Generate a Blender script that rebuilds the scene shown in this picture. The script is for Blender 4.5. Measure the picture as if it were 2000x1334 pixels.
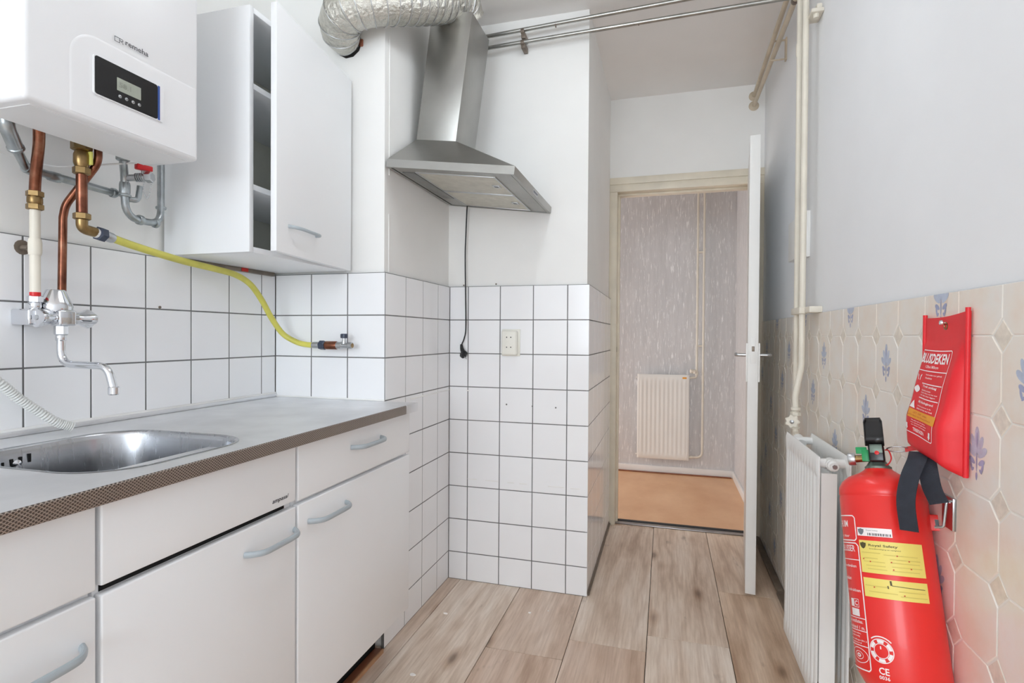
import bpy, bmesh, math, random
from mathutils import Vector, Matrix

for o in list(bpy.data.objects):
    bpy.data.objects.remove(o)
random.seed(7)
SC = bpy.context.scene
COL = SC.collection
PI = math.pi

# ------------------------------------------------------------------ camera
YAW, PITCH, ROLL = -0.277, -0.0111, 0.0068
fwd = Vector((math.sin(YAW)*math.cos(PITCH), math.cos(YAW)*math.cos(PITCH), math.sin(PITCH)))
rgt = Vector((math.cos(YAW), -math.sin(YAW), 0))
up = rgt.cross(fwd)
rgt2 = rgt*math.cos(ROLL) + up*math.sin(ROLL)
up2 = -rgt*math.sin(ROLL) + up*math.cos(ROLL)
cam_d = bpy.data.cameras.new('camera')
cam_d.sensor_width = 36.0
cam_d.lens = 36.0*1055.54/2000.0
cam_d.clip_start = 0.02
cam = bpy.data.objects.new('camera', cam_d)
COL.objects.link(cam)
M = Matrix((rgt2, up2, -fwd)).transposed().to_4x4()
M.translation = Vector((1.4204, -1.7222, 1.1237))
cam.matrix_world = M
SC.camera = cam

# ------------------------------------------------------------------ world, daylight, exposure
world = bpy.data.worlds.new('world')
SC.world = world
world.use_nodes = True
bg = world.node_tree.nodes['Background']
bg.inputs['Color'].default_value = (0.80, 0.88, 1.0, 1)
bg.inputs['Strength'].default_value = 1.6


def area(name, loc, rot, sx, sy, power, col):
    d = bpy.data.lights.new(name, 'AREA')
    d.shape = 'RECTANGLE'
    d.size, d.size_y = sx, sy
    d.energy = power
    d.color = col
    o = bpy.data.objects.new(name, d)
    o.location = loc
    o.rotation_euler = rot
    COL.objects.link(o)
    return o


# daylight coming in through the kitchen window behind the photographer
area('window_daylight', (0.97, -4.98, 1.62), (PI/2, 0, 0), 1.72, 1.62, 76, (0.85, 0.93, 1.0))
# unseen fill light added at the left end of the hall to brighten it
area('hall_daylight', (-0.40, 2.26, 0.85), (0, -PI/2, 0), 1.2, 0.9, 18, (0.98, 0.96, 0.98))
SC.cycles.max_bounces = 16
SC.cycles.diffuse_bounces = 10
SC.view_settings.view_transform = 'Standard'
SC.view_settings.look = 'None'
SC.view_settings.exposure = 0.08
SC.view_settings.gamma = 1.0
SC.view_settings.use_curve_mapping = False


# ------------------------------------------------------------------ materials
def srgb(r, g, b):
    def c(x):
        x /= 255.0
        return x/12.92 if x <= 0.04045 else ((x+0.055)/1.055)**2.4
    return (c(r), c(g), c(b), 1)


class Mat:
    def __init__(self, name, col, rough=0.5, metal=0.0, spec=0.5, coat=0.0):
        self.m = bpy.data.materials.new(name)
        self.m.use_nodes = True
        self.nt = self.m.node_tree
        self.b = self.nt.nodes['Principled BSDF']
        self.set('Base Color', col)
        self.set('Roughness', rough)
        self.set('Metallic', metal)
        self.set('Specular IOR Level', spec)
        self.set('Coat Weight', coat)

    def set(self, k, v):
        self.b.inputs[k].default_value = v

    def n(self, t, **kw):
        nd = self.nt.nodes.new(t)
        for k, v in kw.items():
            if k in nd.inputs:
                nd.inputs[k].default_value = v
            else:
                setattr(nd, k, v)
        return nd

    def l(self, a, b):
        self.nt.links.new(a, b)

    def pos(self, scale=(1, 1, 1), obj=False):
        if obj:
            src = self.n('ShaderNodeTexCoord').outputs['Object']
        else:
            src = self.n('ShaderNodeNewGeometry').outputs['Position']
        mp = self.n('ShaderNodeMapping')
        mp.inputs['Scale'].default_value = scale
        self.l(src, mp.inputs['Vector'])
        return mp.outputs['Vector']

    def noise(self, scale, vec=None, detail=3, rough=0.55):
        nd = self.n('ShaderNodeTexNoise')
        nd.inputs['Scale'].default_value = scale
        nd.inputs['Detail'].default_value = detail
        nd.inputs['Roughness'].default_value = rough
        self.l(vec if vec is not None else self.pos(), nd.inputs['Vector'])
        return nd.outputs['Fac']

    def ramp(self, fac, stops):
        r = self.n('ShaderNodeValToRGB')
        e = r.color_ramp.elements
        while len(e) < len(stops):
            e.new(0.5)
        for i, (p, c) in enumerate(stops):
            e[i].position = p
            e[i].color = c
        self.l(fac, r.inputs['Fac'])
        return r.outputs['Color']

    def mix(self, fac, a, b, mode='MIX'):
        nd = self.n('ShaderNodeMix', data_type='RGBA', blend_type=mode)
        for k, v in ((0, fac), (6, a), (7, b)):
            if hasattr(v, 'is_output'):
                self.l(v, nd.inputs[k])
            else:
                nd.inputs[k].default_value = v
        return nd.outputs[2]

    def bump(self, h, strength=0.2, dist=0.002):
        nd = self.n('ShaderNodeBump')
        nd.inputs['Strength'].default_value = strength
        nd.inputs['Distance'].default_value = dist
        self.l(h, nd.inputs['Height'])
        self.l(nd.outputs['Normal'], self.b.inputs['Normal'])
        return self

    def color(self, c):
        self.l(c, self.b.inputs['Base Color'])
        return self

    def rough(self, c):
        self.l(c, self.b.inputs['Roughness'])
        return self


def plain(name, col, rough=0.5, metal=0.0, var=0.04, scale=6.0, bump=0.0, bscale=60, **kw):
    """a material whose colour wanders a little, as real paint and metal do"""
    m = Mat(name, col, rough, metal, **kw)
    d = tuple(max(0, x*(1-var*2)) for x in col[:3])+(1,)
    u = tuple(min(1, x*(1+var)) for x in col[:3])+(1,)
    m.color(m.ramp(m.noise(scale), [(0.3, d), (0.7, u)]))
    if bump:
        m.bump(m.noise(bscale), bump)
    return m


MT = {}
MT['plaster'] = plain('wall_paint', srgb(240, 240, 238), 0.75, var=0.02, scale=2.5, bump=0.15, bscale=45)
MT['plaster_cool'] = plain('wall_paint_right', srgb(238, 240, 243), 0.7, var=0.02, scale=2.0, bump=0.12, bscale=40)
MT['ceiling'] = plain('ceiling_paint', srgb(240, 238, 236), 0.8, var=0.02, scale=2, bump=0.1, bscale=60)
MT['tile'] = plain('white_glaze', srgb(243, 244, 246), 0.12, var=0.012, scale=3, spec=0.32)
MT['grout'] = plain('grey_grout', srgb(120, 120, 120), 0.9, var=0.12, scale=14)
MT['white_lam'] = plain('white_laminate', srgb(241, 243, 245), 0.35, var=0.01, scale=2)
MT['white_edge'] = plain('white_edging', srgb(238, 239, 240), 0.4, var=0.01)
MT['cab_inside'] = plain('cabinet_inside', srgb(228, 226, 212), 0.6, var=0.03)
MT['enamel'] = plain('white_enamel', srgb(236, 237, 239), 0.3, var=0.008, scale=2)
MT['rad'] = plain('radiator_enamel', srgb(238, 239, 238), 0.35, var=0.01)
MT['rad_hall'] = plain('radiator_enamel_cream', srgb(232, 231, 226), 0.4, var=0.01)
MT['handle'] = plain('grey_blue_plastic', srgb(172, 182, 188), 0.4, var=0.02)
MT['black'] = plain('black_plastic', srgb(22, 22, 24), 0.25, var=0.05)
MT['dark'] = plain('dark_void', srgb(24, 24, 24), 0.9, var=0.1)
MT['rubber'] = plain('dark_rubber', srgb(34, 35, 38), 0.55, var=0.1)
MT['chrome'] = plain('chrome', srgb(226, 228, 232), 0.08, 1.0, var=0.02)
MT['galv'] = plain('galvanised_steel', srgb(176, 182, 184), 0.3, 1.0, var=0.10, scale=40)
MT['pipe_steel'] = plain('grey_steel_pipe', srgb(176, 176, 172), 0.33, 1.0, var=0.08, scale=25)
MT['brass'] = plain('brass', srgb(152, 126, 86), 0.32, 1.0, var=0.12, scale=50)
MT['copper'] = Mat('copper', srgb(150, 92, 66), 0.3, 1.0)
_m = MT['copper']
_m.color(_m.ramp(_m.noise(22, detail=4), [(0.3, srgb(100, 62, 50)), (0.55, srgb(140, 90, 70)), (0.75, srgb(166, 124, 102))]))
MT['pipe_cream'] = plain('cream_pipe_paint', srgb(228, 222, 208), 0.4, var=0.04, scale=9)
MT['pipe_beige'] = plain('beige_pipe_paint', srgb(206, 192, 170), 0.45, var=0.08, scale=12)
MT['frame'] = plain('cream_frame_paint', srgb(226, 218, 200), 0.4, var=0.05, scale=7)
MT['door'] = plain('white_door_paint', srgb(238, 238, 236), 0.4, var=0.015)
MT['yellow_hose'] = plain('yellow_hose_rubber', srgb(212, 206, 96), 0.45, var=0.07, scale=14)
MT['yellow_tag'] = plain('yellow_tag', srgb(228, 224, 120), 0.6, var=0.04)
MT['red'] = plain('red_enamel', srgb(236, 46, 42), 0.32, var=0.03, scale=3, coat=0.12)
MT['red_pl'] = plain('red_plastic', srgb(214, 30, 34), 0.35, var=0.04)
MT['red_vinyl'] = plain('red_vinyl_fabric', srgb(230, 36, 46), 0.42, var=0.05, scale=9, bump=0.25, bscale=26)
MT['print_white'] = plain('white_print', srgb(246, 238, 238), 0.5, var=0.01)
MT['print_orange'] = plain('orange_print', srgb(236, 160, 40), 0.5, var=0.03)
MT['print_orange_d'] = plain('orange_print_text', srgb(206, 104, 30), 0.5, var=0.03)
MT['print_red'] = plain('red_print', srgb(200, 40, 30), 0.5)
MT['sticker'] = plain('yellow_sticker', srgb(236, 218, 116), 0.45, var=0.02)
MT['sticker_ink'] = plain('sticker_ink', srgb(84, 76, 44), 0.6)
MT['ink_faint'] = plain('sticker_small_print', srgb(218, 200, 104), 0.6)
MT['ink_dark'] = plain('dark_ink', srgb(40, 42, 52), 0.5)
MT['ink_grey'] = plain('grey_ink', srgb(120, 124, 132), 0.5)
MT['strap'] = plain('black_webbing', srgb(42, 46, 56), 0.8, var=0.1, scale=60, bump=0.3, bscale=400)
MT['green'] = plain('green_plastic', srgb(20, 150, 84), 0.4)
MT['switch'] = plain('cream_plastic', srgb(236, 235, 226), 0.4, var=0.015)
MT['switch_white'] = plain('white_plastic', srgb(238, 238, 236), 0.35, var=0.01)
MT['lcd'] = plain('lcd_glass', srgb(166, 172, 160), 0.2, var=0.03, scale=60)
MT['lcd_ink'] = plain('lcd_digits', srgb(140, 146, 134), 0.3)
MT['blue'] = plain('blue_strip', srgb(60, 92, 168), 0.35)
MT['gauge'] = plain('gauge_metal', srgb(196, 198, 200), 0.32, 1.0)
MT['valve_green'] = plain('green_grey_patina', srgb(122, 138, 128), 0.5, 0.6, var=0.1, scale=50)
MT['brick'] = plain('broken_brick', srgb(150, 92, 70), 0.9, var=0.15, scale=60)
MT['trim_metal'] = plain('brown_grey_trim', srgb(126, 114, 102), 0.4, 0.3, var=0.12, scale=20)
MT['alu_strip'] = plain('threshold_aluminium', srgb(170, 166, 164), 0.35, 1.0, var=0.08, scale=20)
MT['caulk'] = plain('white_caulk', srgb(240, 240, 238), 0.5)
MT['chip'] = plain('white_plaster_chip', srgb(244, 240, 236), 0.8)
MT['plinth'] = plain('brown_laminate', srgb(140, 86, 58), 0.35, var=0.15, scale=10)
MT['plinth_edge'] = plain('light_wood_edge', srgb(196, 150, 112), 0.5, var=0.1, scale=10)
MT['hose_white'] = plain('ribbed_white_plastic', srgb(214, 215, 212), 0.45, var=0.02)
MT['fitting_blue'] = plain('dark_blue_nylon', srgb(58, 66, 84), 0.35, var=0.06)
MT['lamp_opal'] = plain('lit_opal_glass', srgb(245, 243, 238), 0.3)
MT['lamp_opal'].set('Emission Color', (0.89, 0.95, 1.0, 1))
MT['lamp_opal'].set('Emission Strength', 11.0)  # glow of the added ceiling fill tube
MT['hinge'] = plain('tarnished_brass', srgb(120, 96, 62), 0.4, 0.8, var=0.2, scale=80)

# brushed stainless steel
def steel(name, col, rough, vec, amount, bump):
    m = Mat(name, col, rough, 1.0)
    nz = m.noise(1.0, m.pos(vec), detail=4)
    m.rough(m.ramp(nz, [(0.3, (rough-amount,)*3+(1,)), (0.7, (rough+amount,)*3+(1,))]))
    m.color(m.ramp(m.noise(5, detail=4), [(0.35, tuple(c*0.86 for c in col[:3])+(1,)), (0.65, col)]))
    m.bump(nz, bump, 0.001)
    return m


MT['steel_hood'] = steel('brushed_steel_hood', srgb(172, 171, 167), 0.36, (40, 40, 1400), 0.03, 0.012)
MT['steel_top'] = steel('worn_steel_worktop', srgb(238, 239, 241), 0.50, (900, 20, 20), 0.06, 0.03)
MT['steel_bowl'] = steel('steel_bowl', srgb(196, 198, 202), 0.26, (90, 90, 4), 0.025, 0.002)
MT['filter'] = plain('grease_filter_mesh', srgb(206, 203, 192), 0.5, 0.55, var=0.06, scale=30, bump=0.4, bscale=500)
MT['lamp_glass'] = plain('frosted_lamp_cover', srgb(120, 122, 120), 0.35, var=0.08, scale=25)

# embossed front edge of the worktop
m = Mat('embossed_steel_edge', srgb(150, 134, 120), 0.34, 0.85)
v = m.pos()
sep = m.n('ShaderNodeSeparateXYZ'); m.l(v, sep.inputs[0])
def wave(a, b, k):
    x = m.n('ShaderNodeMath', operation='MULTIPLY'); m.l(sep.outputs[1], x.inputs[0]); x.inputs[1].default_value = a*k
    z = m.n('ShaderNodeMath', operation='MULTIPLY'); m.l(sep.outputs[2], z.inputs[0]); z.inputs[1].default_value = b*k
    s = m.n('ShaderNodeMath', operation='ADD'); m.l(x.outputs[0], s.inputs[0]); m.l(z.outputs[0], s.inputs[1])
    q = m.n('ShaderNodeMath', operation='SINE'); m.l(s.outputs[0], q.inputs[0])
    return q.outputs[0]
w1, w2 = wave(0.8, 1.0, 1150), wave(-0.8, 1.0, 1150)
ad = m.n('ShaderNodeMath', operation='MAXIMUM'); m.l(w1, ad.inputs[0]); m.l(w2, ad.inputs[1])
m.color(m.ramp(ad.outputs[0], [(0.25, srgb(96, 86, 80)), (0.85, srgb(178, 166, 156))]))
m.bump(ad.outputs[0], 0.6, 0.0006)
MT['steel_edge'] = m

# crinkled aluminium foil
m = Mat('aluminium_foil', srgb(214, 212, 204), 0.2, 1.0)
vo = m.n('ShaderNodeTexVoronoi', feature='DISTANCE_TO_EDGE'); vo.inputs['Scale'].default_value = 46
m.l(m.pos(), vo.inputs['Vector'])
nz = m.noise(70, detail=5, rough=0.7)
mx = m.n('ShaderNodeMath', operation='ADD'); m.l(vo.outputs['Distance'], mx.inputs[0]); m.l(nz, mx.inputs[1])
m.bump(mx.outputs[0], 0.9, 0.006)
MT['foil'] = m

# kitchen floor planks
m = Mat('oak_plank_laminate', srgb(178, 152, 130), 0.42)
oi = m.n('ShaderNodeObjectInfo')
off = m.n('ShaderNodeVectorMath', operation='SCALE'); off.inputs[0].default_value = (3.7, 9.1, 0); m.l(oi.outputs['Random'], off.inputs['Scale'])
base = m.n('ShaderNodeNewGeometry').outputs['Position']
addv = m.n('ShaderNodeVectorMath', operation='ADD'); m.l(base, addv.inputs[0]); m.l(off.outputs[0], addv.inputs[1])
def mapped(sx, sy):
    mp = m.n('ShaderNodeMapping'); mp.inputs['Scale'].default_value = (sx, sy, 1); m.l(addv.outputs[0], mp.inputs['Vector']); return mp.outputs[0]
g1 = m.noise(1.0, mapped(9, 1.6), 5, 0.6)
g2 = m.noise(1.0, mapped(110, 5), 4, 0.6)
g3 = m.noise(1.0, mapped(10, 3.4), 4, 0.6)
c1 = m.ramp(g1, [(0.25, srgb(190, 168, 148)), (0.48, srgb(228, 214, 199)), (0.72, srgb(244, 237, 228))])
c2 = m.ramp(g2, [(0.3, srgb(230, 224, 218)), (0.62, srgb(255, 255, 255))])
c3 = m.ramp(g3, [(0.24, srgb(150, 136, 124)), (0.36, srgb(255, 255, 255))])
wv = m.n('ShaderNodeTexWave', wave_type='BANDS', bands_direction='X')
for k_, v_ in (('Scale', 1.0), ('Distortion', 14.0), ('Detail', 3.0), ('Detail Scale', 0.9), ('Detail Roughness', 0.6)):
    wv.inputs[k_].default_value = v_
m.l(mapped(4.0, 0.8), wv.inputs['Vector'])
c4 = m.ramp(wv.outputs['Fac'], [(0.0, srgb(214, 200, 188)), (0.35, srgb(250, 247, 244)), (1.0, srgb(255, 255, 255))])
kn = m.n('ShaderNodeTexVoronoi', feature='F1'); kn.inputs['Scale'].default_value = 1.0
m.l(mapped(7, 2.6), kn.inputs['Vector'])
c5 = m.ramp(kn.outputs['Distance'], [(0.05, srgb(128, 108, 92)), (0.13, srgb(226, 214, 204)), (0.22, srgb(255, 255, 255))])
tone = m.ramp(oi.outputs['Random'], [(0.0, srgb(232, 216, 206)), (0.5, srgb(255, 252, 250)), (1.0, srgb(250, 236, 222))])
cc = m.mix(1.0, m.mix(0.8, m.mix(1.0, c1, c2, 'MULTIPLY'), c3, 'MULTIPLY'), tone, 'MULTIPLY')
cc = m.mix(0.75, m.mix(0.35, cc, c4, 'MULTIPLY'), c5, 'MULTIPLY')
m.color(cc)
m.bump(g2, 0.12, 0.001)
MT['plank'] = m

# hall floor
m = Mat('orange_beech_floor', srgb(206, 160, 118), 0.4)
m.color(m.ramp(m.noise(1.0, m.pos((5, 3, 1)), 4), [(0.3, srgb(214, 164, 122)), (0.7, srgb(230, 186, 144))]))
MT['hall_floor'] = m

# hall wallpaper with raised silvery vertical strokes
m = Mat('stroked_wallpaper', srgb(176, 172, 170), 0.55)
a = m.noise(1.0, m.pos((115, 115, 14)), 3, 0.6)
st = m.ramp(a, [(0.58, (0, 0, 0, 1)), (0.70, (1, 1, 1, 1))])
m.color(m.mix(st, m.ramp(m.noise(1.0, m.pos((40, 40, 3)), 3), [(0.3, srgb(200, 200, 201)), (0.7, srgb(212, 212, 213))]), srgb(246, 246, 246)))
m.rough(m.ramp(st, [(0, (0.6,)*3+(1,)), (1, (0.22,)*3+(1,))]))
m.bump(a, 0.5, 0.003)
MT['wallpaper'] = m

# printed beige wall tile
m = Mat('beige_octagon_tile', srgb(224, 214, 202), 0.3)
m.color(m.ramp(m.noise(9, detail=4, rough=0.6), [(0.30, srgb(232, 217, 203)), (0.48, srgb(234, 226, 216)), (0.62, srgb(234, 230, 224)), (0.78, srgb(236, 220, 211))]))
m.bump(m.noise(30), 0.08)
MT['otile'] = m
MT['otile_inset'] = plain('beige_inset_tile', srgb(228, 219, 206), 0.35, var=0.08, scale=60)
MT['ogrout'] = plain('cream_grout', srgb(238, 235, 229), 0.8, var=0.02)
MT['flower_a'] = plain('blue_glaze_light', srgb(186, 196, 216), 0.3, var=0.08, scale=60)
MT['flower_b'] = plain('blue_glaze_dark', srgb(158, 166, 198), 0.3, var=0.08, scale=60)
MT['glass'] = Mat('window_glass', (1, 1, 1, 1), 0.0)
_m = MT['glass']
_t = _m.n('ShaderNodeBsdfTransparent'); _g = _m.n('ShaderNodeBsdfGlossy'); _g.inputs['Roughness'].default_value = 0.02
_x = _m.n('ShaderNodeMixShader'); _x.inputs[0].default_value = 0.05
_m.l(_t.outputs[0], _x.inputs[1]); _m.l(_g.outputs[0], _x.inputs[2])
_m.l(_x.outputs[0], _m.nt.nodes['Material Output'].inputs['Surface'])


# ------------------------------------------------------------------ mesh building
def catmull(pts, n=8):
    P = [Vector(p) for p in pts]
    P = [P[0]*2-P[1]] + P + [P[-1]*2-P[-2]]
    out = []
    for i in range(1, len(P)-2):
        a, b, c, d = P[i-1:i+3]
        for k in range(n):
            t = k/n
            out.append(0.5*((2*b)+(c-a)*t+(2*a-5*b+4*c-d)*t*t+(3*b-a-3*c+d)*t**3))
    out.append(P[-2])
    return out


def fillet(pts, r, n=6):
    """polyline with its inner corners rounded to radius r"""
    P = [Vector(p) for p in pts]
    out = [P[0]]
    for i in range(1, len(P)-1):
        a, b, c = P[i-1], P[i], P[i+1]
        u, w = (a-b), (c-b)
        lu, lw = u.length, w.length
        u.normalize(); w.normalize()
        ang = u.angle(w)
        if ang > PI-0.03:
            out.append(b); continue
        d = min(r/math.tan(ang/2), lu*0.49, lw*0.49)
        p0, p1 = b+u*d, b+w*d
        for k in range(n+1):
            t = k/n
            out.append((1-t)**2*p0 + 2*t*(1-t)*b + t*t*p1)
    out.append(P[-1])
    return out


class MB:
    def __init__(self):
        self.v, self.f, self.m = [], [], []

    def add(self, vs, fs, mi=0):
        o = len(self.v)
        self.v += [tuple(p) for p in vs]
        self.f += [tuple(i+o for i in f) for f in fs]
        self.m += [mi]*len(fs)
        return self

    def box(self, x0, x1, y0, y1, z0, z1, b=0.0, seg=2, mi=0, fn=None):
        bm = bmesh.new()
        bmesh.ops.create_cube(bm, size=1)
        for w in bm.verts:
            w.co = Vector(((x0+x1)/2+w.co.x*(x1-x0), (y0+y1)/2+w.co.y*(y1-y0), (z0+z1)/2+w.co.z*(z1-z0)))
        if b > 0:
            bmesh.ops.bevel(bm, geom=bm.edges[:], offset=b, segments=seg, profile=0.5, affect='EDGES')
        bm.verts.index_update()
        vs = [w.co.copy() for w in bm.verts]
        if fn:
            vs = [fn(p) for p in vs]
        self.add(vs, [[w.index for w in f.verts] for f in bm.faces], mi)
        bm.free()
        return self

    def tube(self, pts, r, seg=12, caps=True, mi=0, flat=1.0, upv=None):
        P = [Vector(p) for p in pts]
        n = len(P)
        T = []
        for i in range(n):
            t = P[min(i+1, n-1)]-P[max(i-1, 0)]
            T.append(t.normalized())
        nrm = Vector(upv) if upv else (Vector((0, 0, 1)) if abs(T[0].z) < 0.9 else Vector((1, 0, 0)))
        nrm = (nrm - T[0]*nrm.dot(T[0])).normalized()
        vs, fs = [], []
        for i in range(n):
            if i:
                ax = T[i-1].cross(T[i])
                if ax.length > 1e-7:
                    nrm = Matrix.Rotation(T[i-1].angle(T[i]), 3, ax.normalized()) @ nrm
                nrm = (nrm - T[i]*nrm.dot(T[i])).normalized()
            bi = T[i].cross(nrm)
            rr = r(i/(n-1)) if callable(r) else r
            for k in range(seg):
                a = 2*PI*k/seg
                vs.append(P[i] + nrm*(math.cos(a)*rr*flat) + bi*(math.sin(a)*rr))
        for i in range(n-1):
            for k in range(seg):
                k2 = (k+1) % seg
                fs.append((i*seg+k, i*seg+k2, (i+1)*seg+k2, (i+1)*seg+k))
        if caps:
            fs.append(tuple(range(seg))[::-1])
            fs.append(tuple((n-1)*seg+k for k in range(seg)))
        return self.add(vs, fs, mi)

    def lathe(self, prof, org, axis=(0, 0, 1), seg=20, mi=0, facets=None):
        """prof: (radius, height) pairs along the axis from org"""
        ax = Vector(axis).normalized()
        u = ax.orthogonal().normalized()
        w = ax.cross(u)
        o = Vector(org)
        vs, fs = [], []
        s = facets or seg
        for (r, h) in prof:
            for k in range(s):
                a = 2*PI*k/s
                vs.append(o+ax*h+u*(r*math.cos(a))+w*(r*math.sin(a)))
        n = len(prof)
        for i in range(n-1):
            for k in range(s):
                k2 = (k+1) % s
                fs.append((i*s+k, i*s+k2, (i+1)*s+k2, (i+1)*s+k))
        if prof[0][0] > 1e-6:
            fs.append(tuple(range(s))[::-1])
        if prof[-1][0] > 1e-6:
            fs.append(tuple((n-1)*s+k for k in range(s)))
        return self.add(vs, fs, mi)

    def prism(self, poly, fn, d0, d1, mi=0):
        """poly: 2d outline; fn(x, y, depth) -> 3d"""
        n = len(poly)
        vs = [fn(x, y, d0) for x, y in poly] + [fn(x, y, d1) for x, y in poly]
        fs = [tuple(range(n))[::-1], tuple(range(n, 2*n))]
        fs += [(i, (i+1) % n, n+(i+1) % n, n+i) for i in range(n)]
        return self.add(vs, fs, mi)

    def build(self, name, mats, parent=None, smooth=35, base=None):
        me = bpy.data.meshes.new(name)
        off = Vector(base) if base else root_off(parent)
        me.from_pydata([Vector(p)-off for p in self.v], [], self.f)
        bm = bmesh.new(); bm.from_mesh(me)
        bmesh.ops.recalc_face_normals(bm, faces=bm.faces[:])
        bm.to_mesh(me); bm.free()
        ms = mats if isinstance(mats, (list, tuple)) else [mats]
        for k in ms:
            me.materials.append(MT[k].m)
        for p, mi in zip(me.polygons, self.m):
            p.material_index = mi
        if smooth:
            me.polygons.foreach_set('use_smooth', [True]*len(me.polygons))
            me.set_sharp_from_angle(angle=math.radians(smooth))
        return link(name, me, parent, base)


def root_off(o):
    if o is None:
        return Vector((0, 0, 0))
    while o.parent:
        o = o.parent
    return Vector(o.get('_base', (0, 0, 0)))


def link(name, me, parent=None, base=None):
    o = bpy.data.objects.new(name, me)
    COL.objects.link(o)
    o.parent = parent
    if base is not None and parent is None:
        o.location = base
        o['_base'] = list(base)
    return o


def thing(name, label, cat, base=(0, 0, 0), group=None, local=False, rot=None):
    """Empty at the base of a thing; parts are given in world coordinates unless local"""
    o = bpy.data.objects.new(name, None)
    COL.objects.link(o)
    o.location = base
    o.empty_display_size = 0.05
    if not local:
        o['_base'] = list(base)
    if rot:
        o.rotation_euler = rot
    return tag(o, label, cat, group)


def tag(o, label, cat, group=None):
    o['label'] = label
    o['category'] = cat
    if group:
        o['group'] = group
    return o


def struct(o):
    o['kind'] = 'structure'
    return o


def text2d(body, size=1.0, off=0.0, shear=0.0, xs=1.0, align='LEFT'):
    cu = bpy.data.curves.new('t', 'FONT')
    cu.body = body
    cu.size = size
    cu.offset = off
    cu.shear = shear
    cu.resolution_u = 2
    cu.align_x = align
    o = bpy.data.objects.new('t', cu)
    me = bpy.data.meshes.new_from_object(o)
    vs = [(p.co.x*xs, p.co.y) for p in me.vertices]
    fs = [tuple(p.vertices) for p in me.polygons]
    bpy.data.objects.remove(o)
    bpy.data.curves.remove(cu)
    bpy.data.meshes.remove(me)
    return vs, fs


def fit_text(body, w, h, off=0.0, shear=0.0):
    """text scaled into a w x h box with its lower left corner at 0, 0"""
    vs, fs = text2d(body, 1.0, off, shear)
    x0, x1 = min(p[0] for p in vs), max(p[0] for p in vs)
    y0, y1 = min(p[1] for p in vs), max(p[1] for p in vs)
    return [((x-x0)/(x1-x0)*w, (y-y0)/(y1-y0)*h) for x, y in vs], fs


def clip(poly, x0, x1, y0, y1):
    for ax, lim, s in ((0, x0, 1), (0, x1, -1), (1, y0, 1), (1, y1, -1)):
        out = []
        for i in range(len(poly)):
            a, b = poly[i], poly[(i+1) % len(poly)]
            ia, ib = (a[ax]-lim)*s >= 0, (b[ax]-lim)*s >= 0
            if ia:
                out.append(a)
            if ia != ib:
                t = (lim-a[ax])/(b[ax]-a[ax])
                out.append((a[0]+(b[0]-a[0])*t, a[1]+(b[1]-a[1])*t))
        poly = out
        if len(poly) < 3:
            return []
    return poly


def rrect(x0, x1, y0, y1, r, n=6):
    out = []
    for cx, cy, a0 in ((x1-r, y1-r, 0), (x0+r, y1-r, PI/2), (x0+r, y0+r, PI), (x1-r, y0+r, 1.5*PI)):
        for k in range(n+1):
            a = a0+PI/2*k/n
            out.append((cx+r*math.cos(a), cy+r*math.sin(a)))
    return out


# ================================================================== the room
H = 2.5226          # ceiling
XB, YR, XR, YD, XW = 0.4624, 0.5949, 1.1045, 1.5364, 1.9295
TT, P = 1.3457, 0.1525      # top of the white tiles, tile pitch
TH = 0.011                  # tiles stand proud of the plaster
YW = -4.80                  # window wall


def slab(name, mat, *args, b=0.0):
    mb = MB()
    for a in args:
        mb.box(*a, b=b)
    return struct(mb.build(name, mat))


slab('wall_left', 'plaster', (-0.16, -TH, YW-0.16, 0.012, 0, H))
slab('wall_column', 'plaster', (-0.16, XB-TH, TH, 0.72, 0, H))
slab('wall_rear', 'plaster', (XB-TH, XR-TH, YR+TH, 1.63, 0, H))
slab('wall_door', 'plaster', (XR-TH, XW+0.006, YD, 1.63, 2.058, H))
slab('wall_right', 'plaster_cool', (XW+0.006, 2.08, YW-0.16, 1.63, 0, H))
slab('ceiling', 'ceiling', (-0.8, 2.1, YW-0.16, 3.05, H, H+0.12))
slab('wall_window', 'plaster', (-0.16, 0.12, YW-0.16, YW, 0, H), (1.82, 2.08, YW-0.16, YW, 0, H),
     (0.12, 1.82, YW-0.16, YW, 0, 0.82), (0.12, 1.82, YW-0.16, YW, 2.42, H))
# window: frame, mullion, two panes, sill
wf = struct(MB().box(0.12, 0.18, YW-0.12, YW-0.04, 0.82, 2.42).box(1.76, 1.82, YW-0.12, YW-0.04, 0.82, 2.42)
            .box(0.18, 1.76, YW-0.12, YW-0.04, 0.82, 0.88).box(0.18, 1.76, YW-0.12, YW-0.04, 2.36, 2.42)
            .box(0.945, 0.995, YW-0.12, YW-0.04, 0.88, 2.36).build('window_1', 'door'))
MB().box(0.18, 0.945, YW-0.084, YW-0.078, 0.88, 2.36).build('pane', 'glass', wf)
MB().box(0.995, 1.76, YW-0.084, YW-0.078, 0.88, 2.36).build('pane', 'glass', wf)
MB().box(0.08, 1.86, YW-0.04, YW+0.14, 0.79, 0.82, b=0.004).build('sill', 'tile', wf)

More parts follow.
